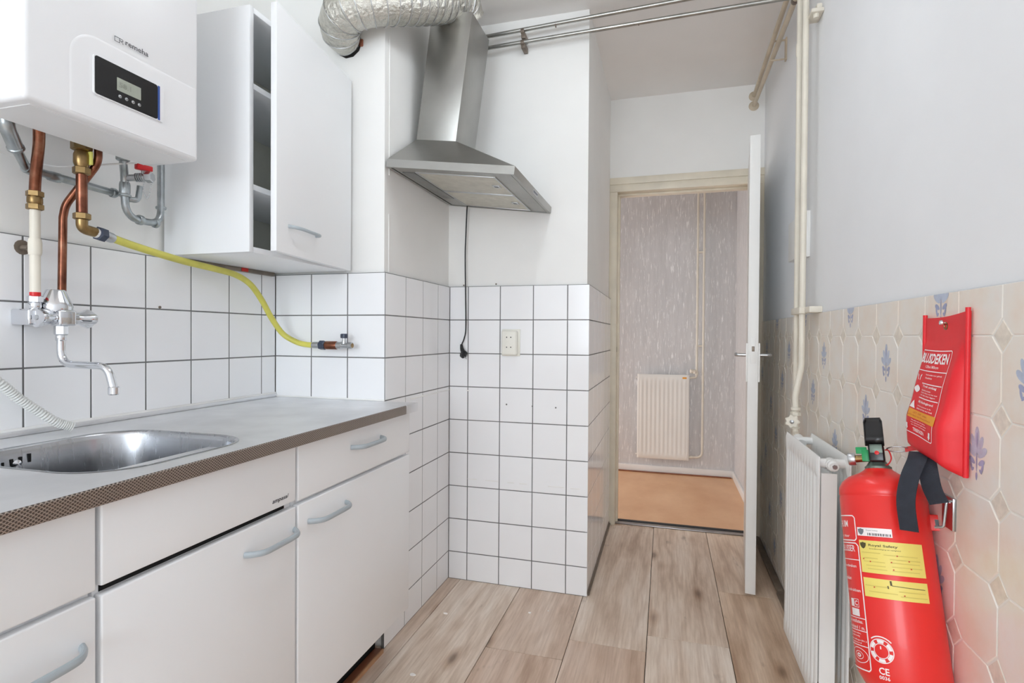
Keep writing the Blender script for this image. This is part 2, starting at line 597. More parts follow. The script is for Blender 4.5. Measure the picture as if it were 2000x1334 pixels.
# hall beyond the door
HY = 2.872
slab('wall_hall', 'wallpaper', (-0.75, 1.952, HY, 3.0, 0, H))
slab('wall_hall_right', 'wallpaper', (1.952, 2.08, 1.63, 3.0, 0, H))
slab('wall_hall_left', 'plaster', (-0.75, -0.65, 0.72, 3.0, 0, H))
slab('wall_hall_near', 'plaster', (-0.75, XR-TH-0.0, 1.60, 1.63, 0, H))
slab('floor_hall', 'hall_floor', (-0.75, 2.05, 1.60, 3.0, -0.06, 0.004))
bb = MB().box(0.3, 1.952, HY-0.014, HY, 0.004, 0.062, b=0.003).build('baseboard_hall', 'door')
struct(bb)
struct(MB().box(1.938, 1.952, 1.70, HY-0.014, 0.004, 0.062, b=0.003).build('baseboard_hall_right', 'door'))
struct(MB().box(0.3, 1.93, HY-0.030, HY-0.014, 0.004, 0.014, b=0.003).build('trim_hall', 'plinth'))

# kitchen floor: separate planks
fl = slab('floor', 'dark', (-0.16, 2.08, YW-0.16, 1.60, -0.06, -0.007))
edges_x = [-0.0, 0.2385, 0.5210, 0.8050, 1.0870, 1.3640, 1.6530, 1.9250]
ends_y = [[-1.2, 0.35], [-1.5, -0.25], [-0.62, 0.66], [-1.16, 0.118, 1.39], [-1.04, 0.250, 1.53], [-0.94, 0.362], [-0.46, 0.812]]
gp = 0.0012
for i in range(7):
    ys = [YW] + [y for y in ends_y[i] if y < 1.555] + [1.558]
    for y0, y1 in zip(ys[:-1], ys[1:]):
        cx, cy = (edges_x[i]+edges_x[i+1])/2, (y0+y1)/2
        hx, hy = (edges_x[i+1]-edges_x[i])/2-gp, (y1-y0)/2-gp
        mb = MB().box(cx-hx, cx+hx, cy-hy, cy+hy, -0.007, 0.0, b=0.0009, seg=1)
        o = mb.build('plank', 'plank', None, base=(cx, cy, 0))
        o.parent = fl

# ------------------------------------------------------------------ white square tiles
_tile_cache = {}


def tile_mesh(w, h):
    k = (round(w, 4), round(h, 4))
    if k not in _tile_cache:
        bm = bmesh.new()
        a, b, d = w/2, h/2, TH
        e = 0.0011
        ring0 = [bm.verts.new((sx*a, sy*b, 0)) for sx, sy in ((-1, -1), (1, -1), (1, 1), (-1, 1))]
        ring1 = [bm.verts.new((sx*a, sy*b, d-e)) for sx, sy in ((-1, -1), (1, -1), (1, 1), (-1, 1))]
        ring2 = [bm.verts.new((sx*(a-e), sy*(b-e), d)) for sx, sy in ((-1, -1), (1, -1), (1, 1), (-1, 1))]
        for r0, r1 in ((ring0, ring1), (ring1, ring2)):
            for i in range(4):
                bm.faces.new((r0[i], r0[(i+1) % 4], r1[(i+1) % 4], r1[i]))
        bm.faces.new(ring2)
        me = bpy.data.meshes.new('tile')
        bm.to_mesh(me); bm.free()
        me.materials.append(MT['tile'].m)
        _tile_cache[k] = me
    return _tile_cache[k]


def tiled(wall, us, zs, frame, gmat, gap=0.0036, lo=0.0, hi=0.0):
    """tiles between the joint lines us (along the wall) and zs; frame(u) -> (point, matrix)"""
    w = bpy.data.objects[wall]
    rot, org = frame
    for u0, u1 in zip(us[:-1], us[1:]):
        for z0, z1 in zip(zs[:-1], zs[1:]):
            if u1-u0 < 0.012 or z1-z0 < 0.012:
                continue
            a0 = u0+gap/2 if u0 != us[0] else u0+gap/2+lo
            a1 = u1-gap/2 if u1 != us[-1] else u1-gap/2+hi
            me = tile_mesh(a1-a0, z1-z0-gap)
            o = bpy.data.objects.new('tile', me)
            COL.objects.link(o)
            c = org((a0+a1)/2) + Vector((0, 0, (z0+z1)/2))
            tilt = Matrix.Rotation(random.uniform(-1, 1)*0.0014, 3, 'X') @ Matrix.Rotation(random.uniform(-1, 1)*0.0014, 3, 'Y')
            o.matrix_world = Matrix.Translation(c) @ (rot @ tilt).to_4x4()
            o.parent = w
    # the joints: one recessed bed behind the tiles
    g = MB()
    a, b = org(us[0]+(0.0006 if lo > 0 else 0.004 if lo else 0)), org(us[-1]-(0.004 if hi else 0))
    n = rot @ Vector((0, 0, 1))
    q = [a+n*0.0, b+n*0.0, b+n*(TH-0.0009), a+n*(TH-0.0009)]
    vs = [p+Vector((0, 0, zs[0])) for p in q] + [p+Vector((0, 0, zs[-1])) for p in q]
    g.add(vs, [(0, 1, 2, 3), (4, 5, 6, 7), (0, 1, 5, 4), (1, 2, 6, 5), (2, 3, 7, 6), (3, 0, 4, 7)])
    g.build('grout', gmat, w, smooth=0)


def basis(xa, za):
    xa, za = Vector(xa), Vector(za)
    ya = za.cross(xa)
    return Matrix((xa, ya, za)).transposed()


rows_all = [0.0] + [TT-k*P for k in range(8, -1, -1)]
rows_top = [0.872] + [TT-k*P for k in range(2, -1, -1)]
rows_top[0] = TT-3*P
# left wall (faces +X)
R_left = basis((0, 1, 0), (1, 0, 0))
us = [-0.072-P*k for k in range(11, -1, -1)] + [0.0]
tiled('wall_left', us, rows_top, (R_left, lambda u: Vector((-TH, u, 0))), 'grout')
# column front (faces -Y)
R_front = basis((1, 0, 0), (0, -1, 0))
tiled('wall_column', [0.0, XB-2*P, XB-P, XB], rows_top, (R_front, lambda u: Vector((u, TH, 0))), 'grout', hi=-0.0002)
# column side (faces +X)
tiled('wall_column', [0.0, 0.160, 0.3125, 0.465, YR], rows_all, (R_left, lambda u: Vector((XB-TH, u, 0))), 'grout', lo=0.0012)
# rear wall (faces -Y)
tiled('wall_rear', [XB, 0.5533, 0.7058, 0.8583, 1.0108, XR], rows_all, (R_front, lambda u: Vector((u, YR+TH, 0))), 'grout', hi=0.0014)
# rear wall, side by the door (faces +X)
ys = [YR+P*k for k in range(0, 7)] + [YD-0.004]
tiled('wall_rear', ys, rows_all, (R_left, lambda u: Vector((XR-TH, u, 0))), 'grout', lo=-0.0012)

# ------------------------------------------------------------------ beige octagon tiles on the right wall
PY, PZ, CUT = 0.1325, 0.1345, 0.027
Y0, Z0 = -0.693, 1.129           # a joint crossing
ZT = 1.2095
YA, YBND = -0.96, YD-0.002
OT = 0.0055


def R2W(y, z, d):
    return Vector((XW+0.006-d, y, z))


def teardrop(cx, cz, ln, wd, ang, k=7):
    pts = []
    for i in range(2*k):
        t = i/(2*k)*2*PI
        x = math.sin(t)*wd*0.5*(1-math.cos(t)*-0.0)*(0.55+0.45*math.sin(t/2))
        y = (1-math.cos(t))*0.5*ln
        pts.append((x, y))
    ca, sa = math.cos(ang), math.sin(ang)
    return [(cx+x*ca-y*sa, cz+x*sa+y*ca) for x, y in pts]


def flower():
    f = [(teardrop(0, 0.001, 0.047, 0.017, 0), 0)]
    for s in (-1, 1):
        f.append((teardrop(s*0.003, 0.000, 0.036, 0.014, -s*0.42), 0))
        f.append((teardrop(s*0.004, -0.004, 0.031, 0.015, -s*0.95), 0))
        f.append((teardrop(s*0.005, -0.016, 0.020, 0.011, -s*1.15), 1))
        f.append((teardrop(s*0.020, -0.012, 0.018, 0.007, PI-s*0.35), 1))
        f.append((teardrop(s*0.016, -0.030, 0.010, 0.006, s*0.9), 1))
    f.append((teardrop(0, -0.044, 0.014, 0.007, 0), 1))
    f.append((teardrop(0, -0.030, 0.034, 0.005, 0), 1))
    f.append((teardrop(0, 0.012, 0.026, 0.006, 0), 1))
    return f


FL = flower()
wr = bpy.data.objects['wall_right']
MB().box(XW+0.006-OT+0.0014, XW+0.006, YA, YBND, 0.0, ZT, b=0).build('grout', 'ogrout', wr, smooth=0)
_ocache = {}


def otile(kind, key, polys, cy, cz):
    """polys: list of (outline in local y, z, material, depth, bevel)"""
    if key not in _ocache:
        mb = MB()
        for poly, mi, d in polys:
            ctr = (sum(p[0] for p in poly)/len(poly), sum(p[1] for p in poly)/len(poly))
            n = len(poly)
            if mi == 0:
                e = 0.0016
                def inset(p):
                    L = math.hypot(p[0]-ctr[0], p[1]-ctr[1])
                    return (ctr[0]+(p[0]-ctr[0])*(1-e/L), ctr[1]+(p[1]-ctr[1])*(1-e/L))
                vs = [(OT*0-0, p[0], p[1]) for p in poly] + [(-(d-0.0009), p[0], p[1]) for p in poly] + [(-d,)+inset(p) for p in poly]
                fs = [(i, (i+1) % n, n+(i+1) % n, n+i) for i in range(n)] + [(n+i, n+(i+1) % n, 2*n+(i+1) % n, 2*n+i) for i in range(n)] + [tuple(range(2*n, 3*n))]
                mb.add(vs, fs, 0)
            else:
                mb.add([(-d, p[0], p[1]) for p in poly], [tuple(range(n))], mi)
        o = mb.build(kind, ['otile_inset' if kind == 'inset_tile' else 'otile', 'flower_a', 'flower_b'], None, smooth=20)
        _ocache[key] = o.data
    else:
        o = bpy.data.objects.new(kind, _ocache[key])
        COL.objects.link(o)
    o.location = (XW+0.006, cy, cz)
    o.parent = wr
    return o


g = 0.0013
for i in range(-3, 18):
    for j in range(-1, 10):
        ya, za = Y0+i*PY, Z0-j*PZ          # left joint (lower Y), top joint of the cell
        cy, cz = ya+PY/2, za-PZ/2
        a, b = PY/2-g, PZ/2-g
        octa = [(a, b-CUT), (a-CUT, b), (-a+CUT, b), (-a, b-CUT), (-a, -b+CUT), (-a+CUT, -b), (a-CUT, -b), (a, -b+CUT)]
        lim = (YA-cy, YBND-cy, -cz, ZT-cz)
        poly = clip(octa, *lim)
        if len(poly) >= 3 and abs(sum(poly[q][0]*poly[(q+1) % len(poly)][1]-poly[(q+1) % len(poly)][0]*poly[q][1] for q in range(len(poly)))) > 4e-4:
            polys = [(poly, 0, OT)]
            jj = j+1
            fl_here = (i % 4) == [1, 3, 0, 2][jj % 4]
            if fl_here:
                for q, (pp, mi) in enumerate(FL):
                    cp = clip([(-x, y) for x, y in pp], *lim)
                    if len(cp) >= 3:
                        polys.append((cp, 1+mi, OT+0.0002+0.00002*q))
            full = poly == octa
            key = ('o', fl_here) if full else ('o', i, j)
            otile('tile', key, polys, cy, cz)
        # diamond at the joint crossing (ya, za)
        c = CUT-0.0022
        dia = clip([(c, 0), (0, c), (-c, 0), (0, -c)], YA-ya, YBND-ya, -za, ZT-za)
        if len(dia) >= 3 and min(max(p[0] for p in dia)-min(p[0] for p in dia), max(p[1] for p in dia)-min(p[1] for p in dia)) > 0.006:
            otile('inset_tile', ('d',) if len(dia) == 4 and max(p[1] for p in dia) > c-1e-6 and min(p[1] for p in dia) < -c+1e-6 and max(p[0] for p in dia) > c-1e-6 else ('d', i, j),
                  [(dia, 0, OT-0.0004)], ya, za)

wc, wre = bpy.data.objects['wall_column'], bpy.data.objects['wall_rear']
MB().box(XB-TH, XB-TH+0.0025, 0.040, 0.046, 1.350, 1.560, b=0.001).build('plaster_ridge', 'plaster', wc)
MB().box(XB-TH, XB-TH+0.0025, 0.041, 0.046, 1.70, 2.20, b=0.001).build('plaster_ridge', 'plaster', wc)
MB().box(XB, XB+0.0012, 0.20, YR-0.002, 0.870, 0.8755, b=0.0005).build('old_sealant', 'caulk', wc)
for x0, x1, z in ((XB+0.002, 0.475, 0.872), (0.545, 0.562, 0.871), (0.555, 0.60, 0.467), (0.64, 0.70, 0.4665), (0.745, 0.775, 0.465), (0.80, 0.835, 0.465), (0.93, 1.00, 0.464), (1.03, 1.07, 0.463)):
    MB().box(x0, x1, YR-0.0010, YR+0.001, z-0.0022, z+0.0022, b=0.0004).build('old_sealant', 'caulk', wre)
for x, z in ((0.738, 0.815), (0.8575, 0.812), (0.962, 0.810)):
    MB().lathe([(0.0038, 0), (0.0038, 0.0004), (0, 0.0004)], (x, YR-0.0002, z), (0, -1, 0), seg=8).build('screw_hole', 'grout', wre)

# ------------------------------------------------------------------ trims
struct(MB().box(XW-0.030, XW, 0.86, YD-0.01, 0.0, 0.020, b=0.006, seg=3).build('baseboard_right', 'trim_metal'))
struct(MB().box(XW-0.034, XW, -0.9, 0.858, 0.0, 0.020, b=0.006, seg=3).build('baseboard_right_front', 'trim_metal'))
struct(MB().box(XR, XR+0.009, YR+0.01, YD, 0.0, 0.012, b=0.003, seg=2).box(XR, XR+0.003, YR, YD, 0.012, 0.02).build('baseboard_niche', 'trim_metal'))
th = struct(MB().box(XR+0.02, XW-0.02, 1.556, 1.598, 0.0, 0.007, b=0.003).build('trim_threshold', 'alu_strip'))
MB().box(XR+0.02, XW-0.02, 1.598, 1.626, 0.0, 0.010, b=0.002).build('dark_strip', 'rubber', th)

# door frame: architrave, jambs with rebate, head
fr = struct(MB().box(XR-TH, XR+0.034, YD-0.012, 1.625, 0, 1.975, b=0.002).build('trim_door_frame', 'frame'))
MB().box(XR+0.034, XR+0.046, YD+0.040, 1.625, 0, 1.962, b=0.001).build('stop', 'frame', fr)
MB().box(XW-0.036, XW+0.006, YD-0.012, 1.625, 0, 1.975, b=0.002).build('jamb', 'frame', fr)
MB().box(XW-0.048, XW-0.036, YD+0.040, 1.625, 0, 1.962, b=0.001).build('stop', 'frame', fr)
MB().box(XR-TH, XW+0.006, YD-0.012, 1.625, 1.975, 2.018, b=0.002).build('head', 'frame', fr)
MB().box(XR-TH, XW+0.006, YD-0.016, 1.60, 2.018, 2.058, b=0.002).build('head_board', 'frame', fr)
MB().box(XR+0.034, XW-0.036, YD+0.040, 1.625, 1.962, 1.975, b=0.001).build('stop', 'frame', fr)
MB().box(XR+0.034, XR+0.0355, YD-0.003, YD+0.02, 0.98, 1.14).box(XR+0.0354, XR+0.036, YD+0.003, YD+0.014, 1.03, 1.06, mi=1).build('strike_plate', ['frame', 'rubber'], fr)
for z in (1.76, 1.80, 1.84):
    MB().lathe([(0.0, 0), (0.007, 0.001), (0.007, 0.034), (0.0, 0.036)], (XW-0.040, YD-0.018, z), seg=10).build('hinge', 'hinge', fr)

# door leaf, standing open towards us
DPH = math.radians(6.9)
door = bpy.data.objects.new('door_1', None)
COL.objects.link(door)
door.location = (XW-0.038, YD-0.012, 0.0)
door.rotation_euler = (0, 0, DPH*-1)
struct(door)
# local: leaf runs along -Y from the hinge, thickness along -X
MB().box(-0.042, 0.0, -0.735, 0.0, 0.012, 1.990, b=0.0015).build('leaf', 'door', door)
for s, x0 in ((-1, -0.042), (1, 0.0)):
    MB().box(min(x0, x0+s*0.007), max(x0, x0+s*0.007), -0.732, -0.690, 0.930, 1.098, b=0.002).build('handle_plate', 'switch_white', door)
    lv = MB()
    lv.tube(fillet([(x0+s*0.004, -0.708, 1.046), (x0+s*0.047, -0.708, 1.046), (x0+s*0.047, -0.590, 1.046)], 0.012), 0.0075, seg=12)
    lv.build('lever', 'gauge', door)
MB().box(-0.032, -0.010, -0.7362, -0.7345, 1.010, 1.120, b=0.0006).build('lock_plate', 'switch_white', door)
MB().box(-0.026, -0.015, -0.7370, -0.7355, 1.062, 1.084, b=0.0008).build('latch', 'trim_metal', door)

# fill tube added under the ceiling, out of view, to brighten the far end
LP = thing('tube_light', 'long opal tube light fixed under the kitchen ceiling', 'lamp', (1.12, -0.33, H))
MB().box(1.07, 1.17, -0.75, 0.10, H-0.022, H, b=0.004).build('housing', 'switch_white', LP)
MB().box(1.065, 1.175, -0.74, 0.09, H-0.075, H-0.022, b=0.022, seg=4).build('opal_cover', 'lamp_opal', LP, 60)

# ================================================================== kitchen units
XF, XK = 0.563, 0.590       # door fronts, worktop front edge
ZC = 0.887                  # worktop


def bow_handle(mb, y0, y1, z, x, out=0.030, r=0.0052, sag=0.0):
    pts = [(x-0.001, y0, z), (x+out*0.55, y0+0.010, z), (x+out, y0+0.030, z), (x+out*1.06, (y0+y1)/2, z-sag), (x+out, y1-0.030, z), (x+out*0.55, y1-0.010, z), (x-0.001, y1, z)]
    mb.tube(catmull(pts, 6), r, seg=10, flat=1.35, upv=(0, 0, 1))


def base_unit(label, y0, y1, fronts):
    t = thing('base_cabinet', label, 'cabinet', (0.28, (y0+y1)/2, 0), 'white base cabinets under the steel worktop')
    for ya in (y0+0.001, y1-0.017):
        MB().box(0.012, XF-0.019, ya, ya+0.016, 0.165, 0.8565, b=0.001).build('side_panel', 'white_lam', t)
    MB().box(0.012, XF-0.019, y0+0.017, y1-0.017, 0.165, 0.181).build('bottom_panel', 'white_lam', t)
    MB().box(0.012, 0.018, y0+0.017, y1-0.017, 0.181, 0.70).build('back_panel', 'cab_inside', t)
    MB().box(XF-0.060, XF-0.019, y0+0.017, y1-0.017, 0.704, 0.718).build('rail', 'white_lam', t)
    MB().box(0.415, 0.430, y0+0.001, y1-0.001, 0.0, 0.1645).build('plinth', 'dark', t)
    for kind, z0, z1, hd in fronts:
        f = MB().box(XF-0.018, XF, y0+0.0022, y1-0.0022, z0, z1, b=0.003, seg=3).build(kind, 'white_lam', t)
        if hd:
            h = MB()
            bow_handle(h, hd[0], hd[1], hd[2], XF, hd[3] if len(hd) > 3 else 0.030)
            h.build('handle', 'handle', f)
    return t


u1 = base_unit('white base cabinet at the column end, drawer above a door with handles', -0.604, -0.004,
               [('drawer_front', 0.716, 0.852, (-0.372, -0.205, 0.802)), ('door', 0.168, 0.706, (-0.563, -0.397, 0.654))])
u2 = base_unit('white base cabinet with a dark name badge on its top panel, right below the sink', -1.081, -0.608,
               [('false_front', 0.721, 0.852, None), ('door', 0.168, 0.706, (-0.776, -0.616, 0.652))])
u3 = base_unit('white drawer cabinet at the left edge, cut off by the picture frame', -1.640, -1.085,
               [('drawer_front', 0.718, 0.852, None), ('drawer_front', 0.168, 0.708, (-1.275, -1.108, 0.640))])
# badge lettering on the middle unit
vs, fs = fit_text('ampasal', 0.055, 0.0125, off=0.012, shear=0.3)
ff = [c for c in u2.children if c.name.startswith('false_front')][0]
MB().add([(XF+0.0006, -0.692+x, 0.7335+y) for x, y in vs], fs).build('badge', 'ink_dark', ff, smooth=0)
MB().box(XF-0.019, XF-0.0185, -1.07, -0.63, 0.706, 0.722).build('slot', 'dark', u2)

# steel worktop with the bowl pressed into it
WT = thing('worktop', 'long stainless steel worktop with pressed-in sink bowl and embossed front edge', 'worktop', (0.3, -0.8, 0.858))
SX0, SX1, SY0, SY1, SR = 0.138, 0.530, -1.055, -0.702, 0.105


def top_with_hole(x0, x1, y0, y1, z, hole):
    bm = bmesh.new()
    outer = [bm.verts.new((x, y, z)) for x, y in ((x0, y0), (x1, y0), (x1, y1), (x0, y1))]
    inner = [bm.verts.new((x, y, z)) for x, y in hole]
    ed = [bm.edges.new((l[i], l[(i+1) % len(l)])) for l in (outer, inner) for i in range(len(l))]
    bmesh.ops.triangle_fill(bm, use_beauty=True, edges=ed)
    bm.verts.index_update()
    vs, fs = [v.co.copy() for v in bm.verts], [[v.index for v in f.verts] for f in bm.faces]
    bm.free()
    return vs, fs


hole = rrect(SX0, SX1, SY0, SY1, SR, 10)
mb = MB()
vs, fs = top_with_hole(0.0, XK-0.003, -1.64, 0.0, ZC, hole)
mb.add(vs, fs)
mb.add([(0, -1.64, ZC), (0, 0, ZC), (0, 0, ZC-0.028), (0, -1.64, ZC-0.028)], [(0, 1, 2, 3)])
mb.box(XB, XK-0.003, -0.004, 0.0, ZC-0.028, ZC-0.0002)
mb.box(0.40, XK-0.004, -1.64, -0.004, ZC-0.030, ZC-0.027)
mb.build('top', 'steel_top', WT, smooth=30)
MB().tube([(XK-0.0032, -1.64, ZC-0.0032), (XK-0.0032, -0.001, ZC-0.0032)], 0.0033, seg=12).box(XK-0.003, XK, -1.64, -0.001, ZC-0.028, ZC-0.003).build('front_edge', 'steel_edge', WT)
MB().box(XK-0.004, XK+0.0006, -0.085, 0.001, ZC-0.0285, ZC+0.0006, b=0.0012).build('end_cap', 'steel_top', WT)
# upstand and sealant
MB().box(0.0, 0.010, -1.64, -0.001, ZC, ZC+0.012, b=0.003).build('upstand', 'steel_top', WT)
MB().box(0.0, 0.006, -1.64, -0.001, ZC+0.010, ZC+0.018, b=0.002).box(0.0, XB, -0.006, 0.0, ZC, ZC+0.006, b=0.002).build('sealant', 'caulk', WT)


def loop_at(ins, z):
    return [(x, y, z) for x, y in rrect(SX0+ins, SX1-ins, SY0+ins, SY1-ins, max(SR-ins*0.6, 0.02), 10)]


bowl = MB()
prof = [(-0.006, 0.0006), (-0.003, 0.0016), (0.0, 0.0), (0.0025, -0.004), (0.004, -0.012), (0.010, -0.08), (0.014, -0.118), (0.022, -0.136), (0.038, -0.146), (0.075, -0.150), (0.150, -0.154)]
loops = [loop_at(i, ZC+z) for i, z in prof]
n = len(loops[0])
vs = [p for l in loops for p in l]
fs = [(a*n+k, a*n+(k+1) % n, (a+1)*n+(k+1) % n, (a+1)*n+k) for a in range(len(loops)-1) for k in range(n)]
fs.append(tuple((len(loops)-1)*n+k for k in range(n)))
bowl.add(vs, fs)
bo = bowl.build('sink_bowl', 'steel_bowl', WT, smooth=60)
MB().lathe([(0.0, 0.002), (0.030, 0.002), (0.040, 0.004), (0.043, 0.0)], (0.33, -0.88, ZC-0.1535), seg=24).build('drain', 'chrome', bo)
for k in range(4):
    y = -0.962+k*0.016
    hgt = (0.010, 0.014, 0.014, 0.018)[k]
    zz = ZC-0.030+k*0.0015
    MB().box(SX0+0.0045, SX0+0.0075, y-0.0028, y+0.0028, zz-hgt/2, zz+hgt/2, b=0.001).build('overflow_slot', 'dark', bo)
MB().lathe([(0.0085, 0), (0.0085, 0.003), (0.004, 0.005), (0.0, 0.006)], (SX0+0.006, -0.938, ZC-0.033), (1, 0, 0), seg=14).build('overflow_screw', 'chrome', bo)

# loose plinth board on the floor
pb = MB().box(0.440, 0.468, -0.95, -0.020, 0.0, 0.014, b=0.001).box(0.468, 0.4725, -0.95, -0.020, 0.0, 0.0145, mi=1).build('plinth_board', ['plinth', 'plinth_edge'])
tag(pb, 'brown laminate strip lying on the floor under the base cabinets', 'board')

# ------------------------------------------------------------------ wall cabinet
UC = thing('wall_cabinet', 'white wall cabinet with its door ajar, hanging between boiler and column', 'cabinet', (0.15, -0.24, 1.355))
CX, CY0, CZ0, CZ1 = 0.304, -0.474, 1.352, 2.036
MB().box(0.002, CX, CY0, CY0+0.016, CZ0, CZ1, b=0.0015).build('side_panel', 'white_lam', UC)
MB().box(0.002, CX, -0.018, -0.003, CZ0, CZ1, b=0.0015).build('side_panel', 'white_lam', UC)
MB().box(0.002, CX-0.0005, CY0+0.016, -0.018, CZ0, CZ0+0.016, b=0.001).build('bottom_panel', 'white_lam', UC)
MB().box(0.002, CX-0.0005, CY0+0.016, -0.018, CZ1-0.016, CZ1, b=0.001).build('top_panel', 'white_lam', UC)
MB().box(0.002, 0.008, CY0+0.016, -0.018, CZ0+0.016, CZ1-0.016).build('back_panel', 'cab_inside', UC)
for z in (1.536, 1.818):
    MB().box(0.008, CX-0.002, CY0+0.016, -0.018, z-0.008, z+0.008, b=0.0008).build('shelf', 'white_lam', UC)
# door in its own frame: hinge line at (CX+0.003, -0.004), leaf runs towards -Y
DA = math.radians(7.6)


def hinge_fn(p):
    x, y, z = p
    ca, sa = math.cos(DA), math.sin(DA)
    # rotate about the hinge so the free end swings out (+X)
    return Vector((CX+0.003 + x*ca - y*sa, -0.004 + x*sa*1.0 + y*ca, z))


dr = MB().box(0, 0.018, -0.468, 0, CZ0+0.001, CZ1-0.001, b=0.0012, fn=hinge_fn).build('door', 'white_lam', UC)
hd = MB()
pts = [(0.017, -0.408, 1.432), (0.034, -0.398, 1.430), (0.046, -0.378, 1.428), (0.048, -0.330, 1.427), (0.046, -0.282, 1.428), (0.034, -0.262, 1.430), (0.017, -0.252, 1.432)]
hd.tube(catmull([hinge_fn(p) for p in pts], 6), 0.0042, seg=10, flat=1.2, upv=(0, 0, 1))
hd.build('handle', 'handle', dr)
MB().box(0.0, 0.014, CY0+0.05, -0.02, CZ0-0.014, CZ0, b=0.001).build('mounting_batten', 'trim_metal', UC)
MB().box(0.0145, 0.016, -0.186, -0.156, CZ0-0.013, CZ0-0.001).build('hanger', 'print_red', UC)

# ------------------------------------------------------------------ boiler
BX, BY0, BY1, BZ0, BZ1 = 0.300, -1.020, -0.640, 1.5485, 2.10
B = thing('boiler', 'white wall-hung gas boiler with a black control panel and blue strip', 'boiler', (0.15, -0.83, 1.5485))
MB().box(0.145, BX, BY0, BY1, BZ0, BZ1, b=0.009, seg=4).build('front_cover', 'enamel', B, smooth=50)
MB().box(0.0, 0.150, BY0+0.004, BY1-0.004, 1.612, BZ1-0.002, b=0.004).build('back_body', 'enamel', B)
MB().box(0.150, BX-0.020, BY0+0.022, BY1-0.022, BZ0-0.0015, BZ0+0.004).build('bottom_plate', 'white_edge', B)
bm_ = MB()
lp = []
for d, q in ((0.0, 0.0), (0.0009, 0.0022), (0.0012, 0.006)):
    arc = [(-0.943+q+(0.055-q*0.4)*(1-math.cos(PI/2*k/10)), 1.726-q-(0.055-q*0.4)*(1-math.sin(PI/2*k/10))) for k in range(11)]
    lp.append([(BX-0.0004+d, y, z) for y, z in [(-0.943+q, 1.5575)] + arc + [(-0.6495, 1.726-q), (-0.6495, 1.5575)]])
n = len(lp[0])
bm_.add([p for l in lp for p in l], [(a*n+k, a*n+(k+1) % n, (a+1)*n+(k+1) % n, (a+1)*n+k) for a in range(2) for k in range(n)] + [tuple(2*n+k for k in range(n))])
bm_.build('raised_panel', 'enamel', B, smooth=60)
BF = BX+0.0010


def bq(poly, d0, d1, name, mat, parent, smooth=30):
    return MB().prism(poly, lambda y, z, d: (BF+d, y, z), d0, d1).build(name, mat, parent, smooth)


pan = bq(rrect(-0.8985, -0.7395, 1.6075, 1.6885, 0.006, 4), -0.002, 0.0030, 'control_panel', 'enamel', B)
scr = bq(rrect(-0.8965, -0.7560, 1.6095, 1.6865, 0.005, 4), 0.0, 0.0036, 'control_glass', 'black', pan)
bq([(-0.7555, 1.6095), (-0.7500, 1.6095), (-0.7500, 1.6865), (-0.7555, 1.6865)], 0.0, 0.0034, 'blue_strip', 'blue', pan)
bq(rrect(-0.851, -0.797, 1.635, 1.662, 0.001, 2), 0.003, 0.0040, 'display', 'lcd', pan)
vs, fs = fit_text('58.1', 0.026, 0.011, off=0.01)
MB().add([(BF+0.0042, -0.846+x, 1.643+y) for x, y in vs], fs).build('digits', 'lcd_ink', pan, smooth=0)
for y in (-0.8445, -0.830, -0.8152, -0.8007):
    MB().lathe([(0.0036, 0), (0.0036, 0.0008), (0.0028, 0.0016), (0.0, 0.0019)], (BF+0.0034, y, 1.6238), (1, 0, 0), seg=14).build('button', 'gauge', pan)
    MB().box(BF+0.0050, BF+0.0054, y-0.0012, y+0.0012, 1.6232, 1.6244).build('button_mark', 'black', pan)
# maker's mark and name
mk = MB()
def stroke(pl_, w=0.0011):
    for (a, b) in zip(pl_[:-1], pl_[1:]):
        a, b = Vector(a), Vector(b)
        t = (b-a).normalized(); nn = Vector((-t.y, t.x))*w/2
        a2, b2 = a-t*w/2, b+t*w/2
        mk.add([(BX+0.0033, p.x, p.y) for p in (a2-nn, b2-nn, b2+nn, a2+nn)], [(0, 1, 2, 3)])
y0, z0 = -0.8545, 1.7370
stroke([(y0, z0), (y0, z0+0.0095), (y0+0.0105, z0+0.0095), (y0+0.0105, z0)])
stroke([(y0, z0), (y0+0.0105, z0)])
stroke([(y0+0.0105, z0+0.0095), (y0+0.0165, z0+0.0095), (y0+0.0180, z0+0.0078), (y0+0.0165, z0+0.0050), (y0+0.0105, z0+0.0050)])
stroke([(y0+0.0140, z0+0.0050), (y0+0.0182, z0)])
mk.build('maker_mark', 'ink_dark', B, smooth=0)
vs, fs = fit_text('remeha', 0.0530, 0.0112, off=0.006)
MB().add([(BX+0.0033, -0.8310+x, 1.7395+y) for x, y in vs], fs).build('maker_name', 'ink_dark', B, smooth=0)

# ------------------------------------------------------------------ pipes under the boiler
def nut(mb, p, ax, r, h, mi=0):
    mb.lathe([(r*0.8, 0), (r, h*0.12), (r, h*0.88), (r*0.8, h)], p, ax, facets=6, mi=mi)


def ring(mb, p, ax, r, h, mi=0, seg=18):
    mb.lathe([(r*0.9, 0), (r, h*0.2), (r, h*0.8), (r*0.9, h)], p, ax, seg=seg, mi=mi)


Z = (0, 0, 1)
